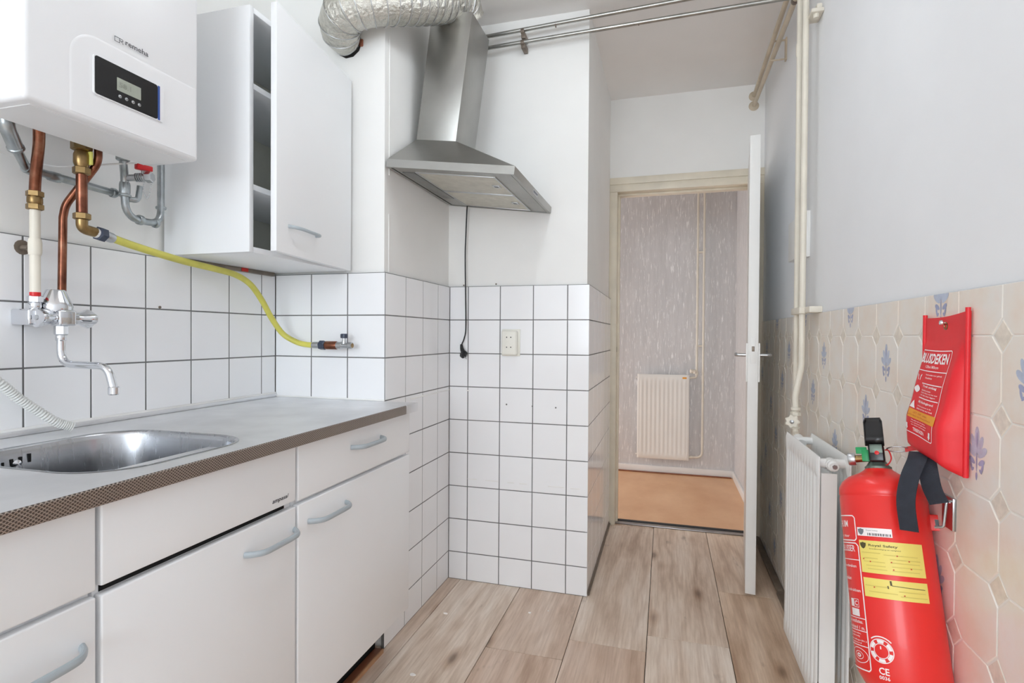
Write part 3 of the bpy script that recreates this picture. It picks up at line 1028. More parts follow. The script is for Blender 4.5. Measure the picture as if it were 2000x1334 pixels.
# copper pipe going into the white-painted pipe
t = thing('copper_pipe', 'short copper pipe with brass coupling running down into a white pipe', 'pipe', (0.05, -0.842, 1.18))
MB().tube(catmull([(0.118, -0.877, 1.611), (0.116, -0.876, 1.570), (0.100, -0.866, 1.535), (0.066, -0.850, 1.480), (0.051, -0.8425, 1.445), (0.050, -0.842, 1.425)], 8), 0.0108, seg=16).build('copper_length', 'copper', t, 60)
c = MB(); nut(c, (0.050, -0.842, 1.428), Z, 0.0165, 0.014); nut(c, (0.050, -0.842, 1.399), Z, 0.0165, 0.014); ring(c, (0.050, -0.842, 1.412), Z, 0.0145, 0.018)
c.build('brass_coupling', 'brass', t)
w = MB().tube([(0.050, -0.842, 1.402), (0.050, -0.842, 1.209)], 0.0100, seg=16)
ring(w, (0.050, -0.842, 1.298), Z, 0.0128, 0.036)
w.build('white_length', 'pipe_cream', t)
MB().lathe([(0.0103, 0), (0.0103, 0.008)], (0.050, -0.842, 1.206), Z, seg=16).build('red_band', 'red_pl', t)
ring(MB(), (0, 0, 0), Z, 0.01, 0.01)
MB().tube([(-0.010, -0.836, 1.318), (0.030, -0.8405, 1.315)], 0.006, seg=10).lathe([(0.017, 0), (0.017, 0.002), (0.012, 0.003)], (-0.001, -0.836, 1.318), (1, 0, 0), seg=14).build('pipe_clip', 'trim_metal', t)
ring_m = MB(); ring(ring_m, (0.118, -0.877, 1.575), Z, 0.017, 0.006); ring_m.build('collar', 'brass', t)

# gas pipe with brass cock
t = thing('gas_pipe', 'copper gas pipe with brass shut-off cock above and elbow below', 'pipe', (0.11, -0.784, 1.37))
g_ = MB()
g_.lathe([(0.014, 0), (0.014, 0.041)], (0.112, -0.785, 1.570), Z, seg=16)
nut(g_, (0.112, -0.785, 1.545), Z, 0.021, 0.022)
g_.lathe([(0.012, 0), (0.016, 0.012), (0.016, 0.030), (0.012, 0.042)], (0.112, -0.785, 1.505), Z, seg=16)
nut(g_, (0.112, -0.785, 1.490), Z, 0.0175, 0.018)
g_.build('brass_cock', 'brass', t)
MB().tube([(0.112, -0.785, 1.495), (0.110, -0.783, 1.395)], 0.0112, seg=16).build('copper_length', 'copper', t)
e = MB(); nut(e, (0.110, -0.783, 1.386), Z, 0.0175, 0.016)
e.tube(fillet([(0.110, -0.783, 1.390), (0.110, -0.783, 1.366), (0.110, -0.752, 1.3625)], 0.014), 0.0118, seg=14)
e.build('brass_elbow', 'brass', t)
MB().box(0.110, 0.133, -0.779, -0.773, 1.514, 1.545, b=0.002).build('yellow_tap', 'yellow_tag', t)

# copper pipe that swings across to the mixer
t = thing('copper_pipe', 'long copper pipe bending across behind the gas pipe down to the mixer tap', 'pipe', (0.05, -0.783, 1.22))
MB().tube(fillet([(0.126, -0.757, 1.611), (0.126, -0.757, 1.525), (0.052, -0.779, 1.425), (0.050, -0.783, 1.395), (0.050, -0.786, 1.205)], 0.055, 8), 0.0085, seg=16).build('copper_length', 'copper', t, 60)
c = MB(); nut(c, (0.126, -0.757, 1.578), Z, 0.0155, 0.008); c.build('collar', 'brass', t)

# galvanised heating pipes
t = thing('steel_pipe', 'galvanised steel pipe with elbows running along the wall under the boiler', 'pipe', (0.03, -0.85, 1.48))
MB().tube(fillet([(0.100, -0.927, 1.611), (0.096, -0.924, 1.545), (0.040, -0.852, 1.490), (0.033, -0.640, 1.488)], 0.03, 8), 0.0092, seg=16).build('pipe_length', 'galv', t, 60)
MB().tube(fillet([(0.100, -0.927, 1.60), (0.096, -0.924, 1.552), (0.072, -0.892, 1.520)], 0.03, 8), 0.0140, seg=16).build('elbow', 'galv', t, 60)
for p, a, r, h in (((0.074, -0.895, 1.5225), (-0.58, 0.72, -0.6), 0.0158, 0.008), ((0.0415, -0.856, 1.492), (-0.3, 1, -0.1), 0.0125, 0.022), ((0.036, -0.805, 1.4886), (0, 1, 0), 0.0118, 0.026), ((0.033, -0.655, 1.488), (0, 1, 0), 0.0125, 0.012)):
    c = MB(); ring(c, p, a, r, h); c.build('fitting', 'galv', t)
t = thing('steel_pipe', 'galvanised U-bend pipe hanging between boiler and wall cabinet', 'pipe', (0.05, -0.58, 1.42))
MB().tube(fillet([(0.100, -0.676, 1.611), (0.098, -0.674, 1.560), (0.062, -0.642, 1.535), (0.060, -0.638, 1.425), (0.045, -0.522, 1.430), (0.040, -0.517, 1.62)], 0.045, 8), 0.0092, seg=16).build('pipe_length', 'galv', t, 60)
for p, a, r, h in (((0.100, -0.676, 1.558), Z, 0.0155, 0.010), ((0.0605, -0.640, 1.478), Z, 0.0145, 0.007), ((0.0605, -0.640, 1.483), Z, 0.0125, 0.033), ((0.053, -0.598, 1.4285), (-0.1, 1, 0), 0.0135, 0.014), ((0.0475, -0.545, 1.430), (-0.1, 1, 0), 0.013, 0.010), ((0.040, -0.517, 1.474), Z, 0.0135, 0.008)):
    c = MB(); ring(c, p, a, r, h); c.build('fitting', 'galv', t)
MB().tube(fillet([(0.060, -0.630, 1.475), (0.066, -0.608, 1.476), (0.068, -0.604, 1.515)], 0.02, 6), 0.0072, seg=12).build('side_branch', 'galv', t, 60)
c = MB(); ring(c, (0.100, -0.676, 1.590), Z, 0.020, 0.010); c.build('collar', 'brass', t)
# drain cock with red lever
t = thing('drain_cock', 'small nickel drain cock with red lever and cap on a bead chain', 'valve', (0.10, -0.635, 1.53))
c = MB(); c.tube([(0.066, -0.640, 1.527), (0.118, -0.622, 1.530)], 0.0088, seg=14)
for k in range(4):
    f_ = 0.45+k*0.09
    ring(c, (0.066+0.052*f_, -0.640+0.018*f_, 1.527+0.003*f_), (0.94, 0.33, 0.05), 0.0118, 0.003)
nut(c, (0.112, -0.624, 1.5295), (0.94, 0.33, 0.05), 0.0145, 0.018)
c.lathe([(0.004, 0), (0.004, 0.018)], (0.106, -0.627, 1.534), Z, seg=10)
c.build('body', 'gauge', t)
MB().box(-0.009, 0.009, -0.019, 0.019, 0, 0.014, b=0.003, fn=lambda p: Vector((0.110, -0.628, 1.546)) + Matrix.Rotation(-0.25, 3, 'Z') @ (p + Vector((0, 0, 0)))).build('lever', 'red_pl', t)
ch = MB()
pts = catmull([(0.118, -0.632, 1.522), (0.116, -0.634, 1.495), (0.118, -0.628, 1.476), (0.120, -0.622, 1.480), (0.124, -0.617, 1.520)], 6)
for p in pts:
    ch.lathe([(0, -0.0016), (0.0014, -0.0008), (0.0014, 0.0008), (0, 0.0016)], p, Z, seg=6)
ch.build('bead_chain', 'gauge', t)['kind'] = 'stuff'
# thin white cables
o = MB().tube(catmull([(0.020, -0.95, 1.520), (0.018, -0.86, 1.517), (0.020, -0.79, 1.516), (0.06, -0.75, 1.525), (0.10, -0.66, 1.556), (0.14, -0.62, 1.566)], 8), 0.0022, seg=8).build('cable', 'switch_white', None, 60, base=(0.02, -0.95, 1.52))
tag(o, 'thin white cable drooping along the wall below the boiler', 'cable')

# ------------------------------------------------------------------ mixer tap
t = thing('mixer_tap', 'chrome wall mixer tap with two knobs and a swan spout over the sink', 'tap', (0.06, -0.79, 1.157))
b_ = MB()
b_.tube([(0.070, -0.818, 1.157), (0.070, -0.770, 1.157)], 0.0150, seg=18)
b_.box(0.052, 0.088, -0.816, -0.778, 1.139, 1.176, b=0.005, seg=3)
b_.build('body', 'chrome', t, 40)
c = MB(); c.lathe([(0.031, 0), (0.033, 0.004), (0.033, 0.020), (0.030, 0.026), (0.020, 0.052), (0.018, 0.055), (0.0, 0.056)], (0.046, -0.797, 1.168), Z, seg=28)
c.build('top_cone', 'chrome', t, 40)
c = MB(); nut(c, (0.050, -0.842, 1.190), Z, 0.0150, 0.016); ring(c, (0.050, -0.842, 1.176), Z, 0.0115, 0.016); c.box(0.0, 0.058, -0.860, -0.828, 1.140, 1.176, b=0.004, seg=3); c.tube([(0.040, -0.84, 1.157), (0.045, -0.80, 1.157)], 0.012, seg=14)
c.build('wall_inlet', 'chrome', t)


def knob(y, sgn, name='knob'):
    k = MB()
    n_, s_ = 24, 7
    rr = [(0.0125, 0), (0.0125, 0.005), (0.0145, 0.012), (0.0185, 0.024), (0.0215, 0.034), (0.0205, 0.039), (0.0, 0.041)]
    vs, fs = [], []
    for i, (r, h) in enumerate(rr):
        lob = 0.16*min(1, i/3)
        for q in range(n_):
            a = 2*PI*q/n_
            r2 = r*(1+lob*math.cos(3*a))
            vs.append((0.070+r2*math.cos(a), y+sgn*h, 1.157+r2*math.sin(a)))
    for i in range(s_-1):
        for q in range(n_):
            fs.append((i*n_+q, i*n_+(q+1) % n_, (i+1)*n_+(q+1) % n_, (i+1)*n_+q))
    k.add(vs, fs)
    o = k.build(name, 'chrome', t, 45)
    MB().lathe([(0.006, 0), (0.006, 0.0012), (0.004, 0.002), (0, 0.0015)], (0.070, y+sgn*0.0405, 1.157), (0, sgn, 0), seg=14).build('cap', 'gauge', o)


knob(-0.812, -1)
knob(-0.772, 1)
c = MB(); nut(c, (0.066, -0.799, 1.117), Z, 0.0135, 0.024); ring(c, (0.066, -0.799, 1.104), Z, 0.0105, 0.014)
c.build('spout_nut', 'chrome', t)
sp = MB()
sp.tube(fillet([(0.066, -0.799, 1.120), (0.066, -0.799, 1.050), (0.192, -0.786, 1.047), (0.207, -0.784, 0.996)], 0.034, 10), 0.0085, seg=16)
so = sp.build('spout', 'chrome', t, 60)
MB().lathe([(0.0095, 0), (0.0112, 0.002), (0.0112, 0.017), (0.0095, 0.019)], (0.2075, -0.7838, 0.982), Z, seg=18).build('nozzle', 'chrome', so)

# ------------------------------------------------------------------ yellow gas hose and the end valve
t = thing('gas_hose', 'yellow rubber gas hose sagging along the wall to the column', 'hose', (0.1, -0.4, 1.3))
c = MB(); nut(c, (0.110, -0.748, 1.3622), (-0.1, 1, -0.15), 0.0175, 0.020); c.build('union_nut', 'fitting_blue', t)
c = MB(); c.lathe([(0.0118, 0), (0.0118, 0.006)], (0.110, -0.754, 1.3625), (-0.1, 1, -0.15), seg=16); c.build('white_washer', 'switch_white', t)
c = MB(); ring(c, (0.108, -0.730, 1.3598), (-0.1, 1, -0.15), 0.0125, 0.024); c.build('ferrule', 'gauge', t)
hp = [(0.107, -0.716, 1.3580), (0.103, -0.665, 1.350), (0.098, -0.590, 1.3405), (0.088, -0.480, 1.330), (0.078, -0.360, 1.323), (0.072, -0.275, 1.315), (0.066, -0.205, 1.292), (0.064, -0.150, 1.245), (0.070, -0.105, 1.180), (0.090, -0.070, 1.124), (0.135, -0.054, 1.095), (0.175, -0.051, 1.086), (0.212, -0.050, 1.0845)]
MB().tube(catmull(hp, 8), 0.0098, seg=16).build('hose', 'yellow_hose', t, 60)
c = MB(); ring(c, (0.200, -0.050, 1.0847), (1, 0, 0), 0.0118, 0.030); c.build('ferrule', 'gauge', t)
c = MB(); nut(c, (0.229, -0.050, 1.0845), (1, 0, 0), 0.0172, 0.024); c.build('union_nut', 'fitting_blue', t)
t = thing('gas_valve', 'copper and nickel gas valve with dark knob on the tiled column', 'valve', (0.30, -0.02, 1.0845))
MB().lathe([(0.0135, 0), (0.0150, 0.002), (0.0150, 0.042), (0.0135, 0.046)], (0.255, -0.050, 1.0845), (1, 0, 0), seg=18).build('copper_sleeve', 'copper', t)
MB().tube(fillet([(0.290, -0.050, 1.0845), (0.308, -0.050, 1.0845), (0.308, 0.005, 1.0845)], 0.012), 0.009, seg=12).build('wall_stub', 'copper', t)
c = MB(); c.lathe([(0.0125, 0), (0.0125, 0.018), (0.0095, 0.020), (0.0095, 0.045), (0.012, 0.048), (0.012, 0.060), (0.010, 0.061)], (0.301, -0.050, 1.0845), (1, 0, 0), seg=18)
c.lathe([(0.008, 0), (0.0085, 0.010), (0.006, 0.016), (0.006, 0.022)], (0.329, -0.050, 1.088), Z, seg=14)
c.build('valve_body', 'gauge', t)
MB().lathe([(0.0, 0), (0.0085, 0), (0.0085, 0.003)], (0.3625, -0.050, 1.0845), (-1, 0, 0), seg=14).build('brass_end', 'brass', t)
k = MB(); vs, fs = [], []
for h, r in ((0, 0.0095), (0.002, 0.0115), (0.014, 0.0115), (0.016, 0.009)):
    for q in range(24):
        a = 2*PI*q/24
        r2 = r*(1+0.10*math.cos(8*a))
        vs.append((0.329+r2*math.cos(a), -0.050+r2*math.sin(a), 1.110+h))
fs = [(i*24+q, i*24+(q+1) % 24, (i+1)*24+(q+1) % 24, (i+1)*24+q) for i in range(3) for q in range(24)] + [tuple(72+q for q in range(24))]
k.add(vs, fs).build('knob', 'fitting_blue', t)

# ribbed drain hose lying on the worktop
hp = catmull([(0.026, -1.000, 1.100), (0.028, -0.945, 1.055), (0.030, -0.897, 1.011), (0.033, -0.866, 0.977), (0.040, -0.834, 0.946), (0.050, -0.799, 0.914), (0.060, -0.770, 0.8985)], 64)
NR = 46
o = MB().tube(hp, lambda s: 0.0098+0.0014*math.cos(2*PI*s*NR), seg=16).build('drain_hose', 'hose_white', None, 60, base=(0.06, -0.77, 0.898))
tag(o, 'white ribbed drain hose slanting down the tiles onto the worktop', 'hose')

# ------------------------------------------------------------------ range hood, sagging forward on the column side
HW, HD, HZ = 0.476, 0.594, 0.028
hood = thing('range_hood', 'brushed steel chimney hood on the column side, tilted forward', 'range hood', (0.459, 0.603, 1.7205), local=True, rot=(0, 0.1316, 0))
RISE, CW_, CD_ = 0.136, 0.166, 0.204
yc = -HD/2
can = MB()
r0 = [(0, -HD), (HW, -HD), (HW, 0), (0, 0)]
r1 = [(0, yc-CD_/2), (CW_, yc-CD_/2), (CW_, yc+CD_/2), (0, yc+CD_/2)]
inn = [(0.012, -HD+0.012), (HW-0.012, -HD+0.012), (HW-0.012, -0.012), (0.012, -0.012)]
vs = [(x, y, 0) for x, y in inn] + [(x, y, 0) for x, y in r0] + [(x, y, HZ) for x, y in r0] + [(x, y, HZ+RISE) for x, y in r1] + [(x, y, 0.006) for x, y in inn]
fs = [(a+i, a+(i+1) % 4, a+4+(i+1) % 4, a+4+i) for a in (0, 4, 8) for i in range(4)] + [(16, 17, 18, 19), (12, 13, 14, 15)] + [(i, (i+1) % 4, 16+(i+1) % 4, 16+i) for i in range(4)]
can.add(vs, fs)
can.build('canopy', 'steel_hood', hood, smooth=20)
MB().box(0, CW_, yc-CD_/2, yc+CD_/2, HZ+RISE-0.002, HZ+RISE+0.484, b=0.0016).build('chimney', 'steel_hood', hood)
# underside: panel, two filters with latches, lamp cover
MB().box(0.016, HW-0.016, -HD+0.016, -0.016, 0.002, 0.0075).build('under_panel', 'steel_hood', hood)
for a, b in ((-0.545, -0.292), (-0.287, -0.034)):
    f_ = MB().box(0.090, 0.395, a, b, -0.0005, 0.003, b=0.0012).build('grease_filter', 'filter', hood)
    MB().box(0.345, 0.375, (a+b)/2-0.016, (a+b)/2+0.016, -0.0030, 0.0, b=0.001).build('latch', 'gauge', f_)
    MB().box(0.352, 0.366, (a+b)/2-0.007, (a+b)/2+0.007, -0.0036, -0.0028).build('latch_hole', 'black', f_)
    fr_ = MB()
    for q in ((0.090, 0.096, a, b), (0.389, 0.395, a, b), (0.096, 0.389, a, a+0.006), (0.096, 0.389, b-0.006, b)):
        fr_.box(q[0], q[1], q[2], q[3], -0.0022, 0.001, b=0.0008)
    fr_.build('filter_frame', 'gauge', f_)
MB().box(0.030, 0.080, -0.530, -0.150, -0.0005, 0.003, b=0.001).build('lamp_cover', 'lamp_glass', hood)
cp = MB().box(HW-0.0005, HW+0.0010, -0.330, -0.262, 0.006, 0.022, b=0.0006).build('control_strip', 'gauge', hood)
for k in range(4):
    MB().box(HW+0.0006, HW+0.0022, -0.326+k*0.016, -0.315+k*0.016, 0.010, 0.018, b=0.0006).build('button', 'ink_grey', cp)

# cord and plug
t = thing('power_cord', 'black power cord with plug dangling from the hood before the tiles', 'cord', (0.54, 0.58, 1.03))
MB().tube(catmull([(0.556, 0.570, 1.712), (0.5515, 0.575, 1.690), (0.546, 0.578, 1.58), (0.543, 0.579, 1.482), (0.5455, 0.580, 1.30), (0.5475, 0.580, 1.158), (0.540, 0.580, 1.110), (0.5265, 0.580, 1.078)], 8), 0.0030, seg=8).build('cord', 'rubber', t, 60)
pl_ = MB()
pl_.tube(catmull([(0.5262, 0.580, 1.082), (0.5300, 0.578, 1.062), (0.538, 0.576, 1.044)], 5), lambda s: 0.0055+0.006*s, seg=12)
pl_.lathe([(0.012, 0), (0.018, 0.006), (0.018, 0.018), (0.015, 0.020)], (0.531, 0.576, 1.043), (0.80, -0.25, -0.55), seg=16)
po = pl_.build('plug', 'rubber', t, 40)
for s in (-1, 1):
    MB().tube([(0.547, 0.571+s*0.006, 1.032+s*0.006), (0.560, 0.567+s*0.006, 1.023+s*0.006)], 0.0022, seg=8).build('prong', 'gauge', po)

# ------------------------------------------------------------------ foil exhaust duct
dp = catmull([(0.306, 0.035, 2.186), (0.304, -0.030, 2.190), (0.335, -0.082, 2.213), (0.395, -0.094, 2.232), (0.476, -0.062, 2.254), (0.546, 0.030, 2.296), (0.598, 0.135, 2.352), (0.628, 0.225, 2.408), (0.640, 0.285, 2.418), (0.642, 0.320, 2.392)], 26)
L = 0.0
acc = [0.0]
for a, b in zip(dp[:-1], dp[1:]):
    L += (b-a).length
    acc.append(L)


def duct_r(s):
    i = min(int(round(s*(len(dp)-1))), len(dp)-1)
    d = acc[i]
    base = 0.046 + 0.026*min(1.0, d/0.085)
    f = (d/0.036) % 1.0
    return base*(1.0 - 0.045*math.sin(PI*f)**0.7)


t = thing('exhaust_duct', 'crinkled aluminium foil duct curving from hood chimney into the column', 'duct', (0.45, 0.0, 2.25))
MB().tube(dp, duct_r, seg=40, caps=False).build('foil_hose', 'foil', t, 60)
wr_ = MB()
d = 0.036
while d < L-0.02:
    i = min(range(len(acc)), key=lambda q: abs(acc[q]-d))
    tn = (dp[min(i+1, len(dp)-1)]-dp[max(i-1, 0)]).normalized()
    u = tn.orthogonal().normalized(); w = tn.cross(u)
    r = 0.046 + 0.026*min(1.0, d/0.085)
    pts = [dp[i]+(u*math.cos(2*PI*k/28)+w*math.sin(2*PI*k/28))*(r*1.003) for k in range(29)]
    wr_.tube(pts, 0.0015, seg=6, caps=False)
    d += 0.036
wr_.build('wire_coil', 'gauge', t, 60)['kind'] = 'stuff'
MB().lathe([(0.040, 0), (0.053, 0.0012), (0.050, 0.004), (0.040, 0.006)], (0.305, TH+0.001, 2.178), (0, -1, 0), facets=11).box(0.350, 0.364, TH-0.005, TH+0.004, 2.160, 2.186, b=0.003, mi=1).build('hole_rim', ['dark', 'brick'], t)

# ------------------------------------------------------------------ ceiling pipes and right-hand risers
def long_pipe(name, label, pts, r, mat, group, rad=0.03, seg=14):
    t = thing(name, label, 'pipe', pts[0], group)
    MB().tube(fillet(pts, rad, 8), r, seg=seg).build('pipe_length', mat, t, 60)
    return t


lp_ = long_pipe('ceiling_pipe', 'lower of the two bare grey pipes crossing below the ceiling', [(XB-0.01, 0.555, 2.388), (1.880, 0.552, 2.4145)], 0.0085, 'pipe_steel', 'grey pipes under the ceiling')
up_ = long_pipe('ceiling_pipe', 'upper of the two bare grey pipes crossing below the ceiling', [(XB-0.01, 0.555, 2.436), (1.868, 0.552, 2.482)], 0.0085, 'pipe_steel', 'grey pipes under the ceiling')
for pp, z, zz in ((lp_, 2.392, 2.372), (up_, 2.4415, 2.415)):
    c = MB(); c.lathe([(0.0125, -0.007), (0.0125, 0.007)], (0.812, 0.555, z), (1, 0, 0), seg=16)
    c.box(0.806, 0.824, 0.550, YR+TH, zz-0.004, zz+0.020, b=0.002)
    c.build('pipe_clip', 'trim_metal', pp)
    c = MB(); ring(c, (0.955 if pp is up_ else 1.30, 0.555, z+(0.0045 if pp is up_ else 0.0115)), (1, 0, 0), 0.0092, 0.004); c.build('joint', 'trim_metal', pp)
bl = long_pipe('beige_pipe', 'lower beige-painted pipe running to the rosettes above the door', [(1.880, 0.53, 2.402), (1.878, YD+0.01, 2.4045)], 0.0100, 'pipe_beige', 'beige pipes above the door')
bu = long_pipe('beige_pipe', 'upper beige-painted pipe running to the rosettes above the door', [(1.868, 0.53, 2.462), (1.878, YD+0.01, 2.458)], 0.0100, 'pipe_beige', 'beige pipes above the door')
for pp, z, x in ((bl, 2.4045, 1.878), (bu, 2.458, 1.878)):
    MB().lathe([(0.012, 0.010), (0.020, 0.007), (0.027, 0.001), (0.027, 0.0)], (x, YD, z), (0, -1, 0), seg=20).build('rosette', 'pipe_beige', pp)
    c = MB(); ring(c, (pp.location.x, 0.545, z-0.002), (0, 1, 0), 0.013, 0.022); c.build('elbow', 'trim_metal', pp)
c = MB()
c.box(1.868, XW+0.006, 0.985, 0.990, 2.470, 2.476).box(1.868, XW+0.006, 0.985, 0.990, 2.384, 2.390).box(XW+0.000, XW+0.006, 0.975, 1.0, 2.38, 2.48)
c.build('wall_bracket', 'pipe_beige', bl)

RX = 1.890
r1_ = long_pipe('heating_riser', 'cream riser pipe further from us, straight down behind the radiator valve', [(RX, 0.520, H), (RX, 0.505, 0.10)], 0.0098, 'pipe_cream', 'pair of cream riser pipes on the right wall')
r2_ = long_pipe('heating_riser', 'cream riser pipe nearer to us, bending over to the radiator valve', [(RX, 0.425, H), (RX, 0.425, 1.020), (1.862, 0.385, 0.915), (1.862, 0.372, 0.86)], 0.0105, 'pipe_cream', 'pair of cream riser pipes on the right wall', rad=0.09)
c = MB(); ring(c, (RX, 0.520, 2.17), Z, 0.0115, 0.05); c.build('sleeve', 'pipe_cream', r1_)
for pp, y in ((r2_, 0.425),):
    MB().box(1.876, 1.904, 0.408, 0.538, 1.208, 1.232, b=0.003).box(1.894, XW+0.006, 0.345, 0.420, 1.210, 1.232, b=0.003).build('pipe_clamp', 'pipe_cream', pp)
    c = MB(); c.box(1.895, XW+0.006, 0.370, 0.450, 2.250, 2.264, b=0.004); c.box(1.912, 1.930, 0.372, 0.400, 2.262, 2.280, b=0.004); c.lathe([(0.009, 0), (0.009, 0.03)], (1.914, 0.388, 2.236), (0, 0, 1), seg=12)
    c.build('upper_clamp', 'pipe_cream', pp)

# ------------------------------------------------------------------ panel radiators
def panel(mb, w, h, ribs, th=0.010, org=(0, 0, 0), amp_=0.0085):
    """ribbed sheet panel in local x (width), z (height), front towards -y"""
    n = ribs*8
    zs = [0, 0.010, 0.045, 0.065, h-0.065, h-0.045, h-0.010, h]
    vs, fs = [], []
    for z in zs:
        amp = 1.0 if 0.06 < z < h-0.06 else 0.0
        for i in range(n+1):
            s = i/n
            edge = min(1.0, min(s, 1-s)*w/0.012)
            rib = math.cos(2*PI*ribs*s)
            rib = max(-1, min(1, rib*1.6))
            d = -th*0.5*edge - amp*amp_*(0.5-0.5*rib)*-1.0*min(1.0, min(s, 1-s)*w/0.02)
            if z in (0, h):
                d = 0.0
            vs.append((org[0]+s*w, org[1]+d, org[2]+z))
    for a in range(len(zs)-1):
        for i in range(n):
            fs.append((a*(n+1)+i, a*(n+1)+i+1, (a+1)*(n+1)+i+1, (a+1)*(n+1)+i))
    mb.add(vs, fs)
    mb.box(org[0], org[0]+w, org[1]-0.0005, org[1]+th*0.5, org[2], org[2]+h, b=0.003)
    return mb


def radiator(label, base, rotz, w, h, mat, depth, double):
    t = thing('radiator', label, 'radiator', base, 'panel radiators', local=True, rot=(0, 0, rotz))
    panel(MB(), w, h, 12, org=(0, 0, 0), amp_=0.0085 if double else 0.003).build('front_panel', mat, t, 40)
    if double:
        panel(MB(), w, h, 12, org=(0, depth, 0)).build('rear_panel', mat, t, 40)
        for x in (0.030, w-0.030):
            for z in (h-0.022, 0.022):
                c = MB(); c.tube([(x, -0.002, z), (x, depth+0.004, z)], 0.0125, seg=14)
                c.build('cross_tube', mat, t, 60)
        # convector fins seen between the panels
        c = MB()
        k = 0
        x = 0.035
        while x < w-0.034:
            c.box(x, x+0.0012, 0.010, depth*0.55, 0.05, h-0.05)
            x += 0.022
        c.build('convector_fins', mat, t, 0)['kind'] = 'stuff'
        MB().box(0.004, 0.007, 0.008, depth*0.62, 0.03, h-0.045).build('end_sheet', mat, t)
        MB().box(w-0.007, w-0.004, 0.008, depth*0.62, 0.03, h-0.045).build('end_sheet', mat, t)
    return t


# kitchen radiator: faces -X; local x runs from far end (+Y) to near end (-Y)
RK = radiator('white double panel radiator on the beige tiled wall', (1.822, 0.312, 0.118), -PI/2, 0.402, 0.683, 'rad', 0.075, True)
c = MB(); c.lathe([(0.0145, 0), (0.0145, 0.014), (0.0105, 0.018), (0.0105, 0.024), (0.0, 0.024)], (0.390, 0.036, 0.660), (1, 0, 0), seg=18)
c.build('end_plug', 'rad', RK)
c = MB(); c.lathe([(0.0065, 0), (0.0065, 0.003), (0, 0.003)], (0.4135, 0.036, 0.660), (1, 0, 0), facets=6); c.build('vent_screw', 'gauge', RK)
MB().tube([(0.365, 0.036, 0.660), (0.392, 0.036, 0.660)], 0.016, seg=14).build('connection', 'rad', RK)
MB().tube([(0.040, 0.036, 0.650), (-0.004, 0.036, 0.662)], 0.0165, seg=14).build('connection', 'rad', RK)
for x in (0.10, 0.30):
    MB().box(x-0.01, x+0.01, 0.085, 0.1125, 0.10, 0.60).build('wall_hanger', 'rad', RK)
# valve
t = thing('radiator_valve', 'cream radiator valve with star-shaped hand wheel above the kitchen radiator', 'valve', (1.860, 0.36, 0.80))
c = MB(); c.tube([(1.861, 0.372, 0.870), (1.860, 0.366, 0.800)], 0.0095, seg=14)
ring(c, (1.861, 0.371, 0.868), Z, 0.0155, 0.010); nut(c, (1.861, 0.371, 0.848), Z, 0.0165, 0.016); ring(c, (1.860, 0.367, 0.805), Z, 0.0150, 0.008)
c.tube(fillet([(1.860, 0.366, 0.812), (1.859, 0.360, 0.786), (1.858, 0.312, 0.780)], 0.02), 0.0095, seg=14)
c.build('body', 'pipe_cream', t)
k = MB(); vs = []
for d_, sc in ((0.0, 0.85), (0.003, 1.0), (0.011, 1.0), (0.014, 0.85)):
    for q in range(42):
        a = 2*PI*q/42
        r2 = 0.0215*sc*(1+0.12*math.cos(7*a))
        vs.append((1.848-0.35*d_+r2*math.cos(a)*0.94, 0.350-d_*0.94-r2*math.cos(a)*0.33, 0.832+r2*math.sin(a)))
fs = [(i*42+q, i*42+(q+1) % 42, (i+1)*42+(q+1) % 42, (i+1)*42+q) for i in range(3) for q in range(42)] + [tuple(126+q for q in range(42)), tuple(range(42))]
k.add(vs, fs)
ko = k.build('hand_wheel', 'pipe_cream', t)
MB().lathe([(0.007, 0), (0.007, 0.003), (0.004, 0.005), (0, 0.005)], (1.8432, 0.337, 0.832), (-0.35, -0.94, 0), seg=14).build('cap', 'gauge', ko)
MB().tube([(1.860, 0.369, 0.836), (1.848, 0.349, 0.832)], 0.008, seg=12).build('stem', 'pipe_cream', t)

# hall radiator: faces -Y
RH = radiator('cream single panel radiator on the hall wallpaper beyond the door', (1.2010, 2.815, 0.131), 0, 0.405, 0.686, 'rad_hall', 0.05, False)
for x, z in ((-0.004, 0.03), (-0.004, 0.66)):
    MB().tube([(x-0.008, 0.004, z), (x+0.02, 0.004, z)], 0.007, seg=10).build('end_plug', 'rad_hall', RH)
for x in (0.09, 0.31):
    MB().box(x-0.01, x+0.01, 0.004, 0.0555, 0.08, 0.60).build('wall_hanger', 'rad_hall', RH)
MB().box(0.352, 0.384, -0.0062, -0.0052, 0.655, 0.668).build('sticker', 'print_orange', RH)
hp1 = long_pipe('hall_pipe', 'cream hall pipe ending in the valve at the radiator top', [(1.661, HY-0.036, H), (1.661, HY-0.036, 0.800), (1.600, HY-0.042, 0.792)], 0.0085, 'pipe_cream', 'pair of cream pipes on the hall wall', rad=0.02)
c = MB(); ring(c, (1.661, HY-0.036, 0.82), Z, 0.013, 0.030); c.tube([(1.661, HY-0.036, 0.838), (1.640, HY-0.070, 0.838)], 0.009, seg=10); c.lathe([(0.015, 0), (0.016, 0.035), (0.012, 0.038), (0, 0.038)], (1.648, HY-0.050, 0.848), (-1, -0.3, 0), seg=14)
c.build('valve', 'pipe_cream', hp1)
hp2 = long_pipe('hall_pipe', 'cream hall pipe curving in to the bottom of the hall radiator', [(1.7085, HY-0.036, H), (1.7085, HY-0.036, 0.158), (1.600, HY-0.042, 0.158)], 0.0085, 'pipe_cream', 'pair of cream pipes on the hall wall', rad=0.05)
c = MB(); ring(c, (1.612, HY-0.042, 0.158), (1, 0, 0), 0.012, 0.022); c.build('union', 'pipe_cream', hp2)
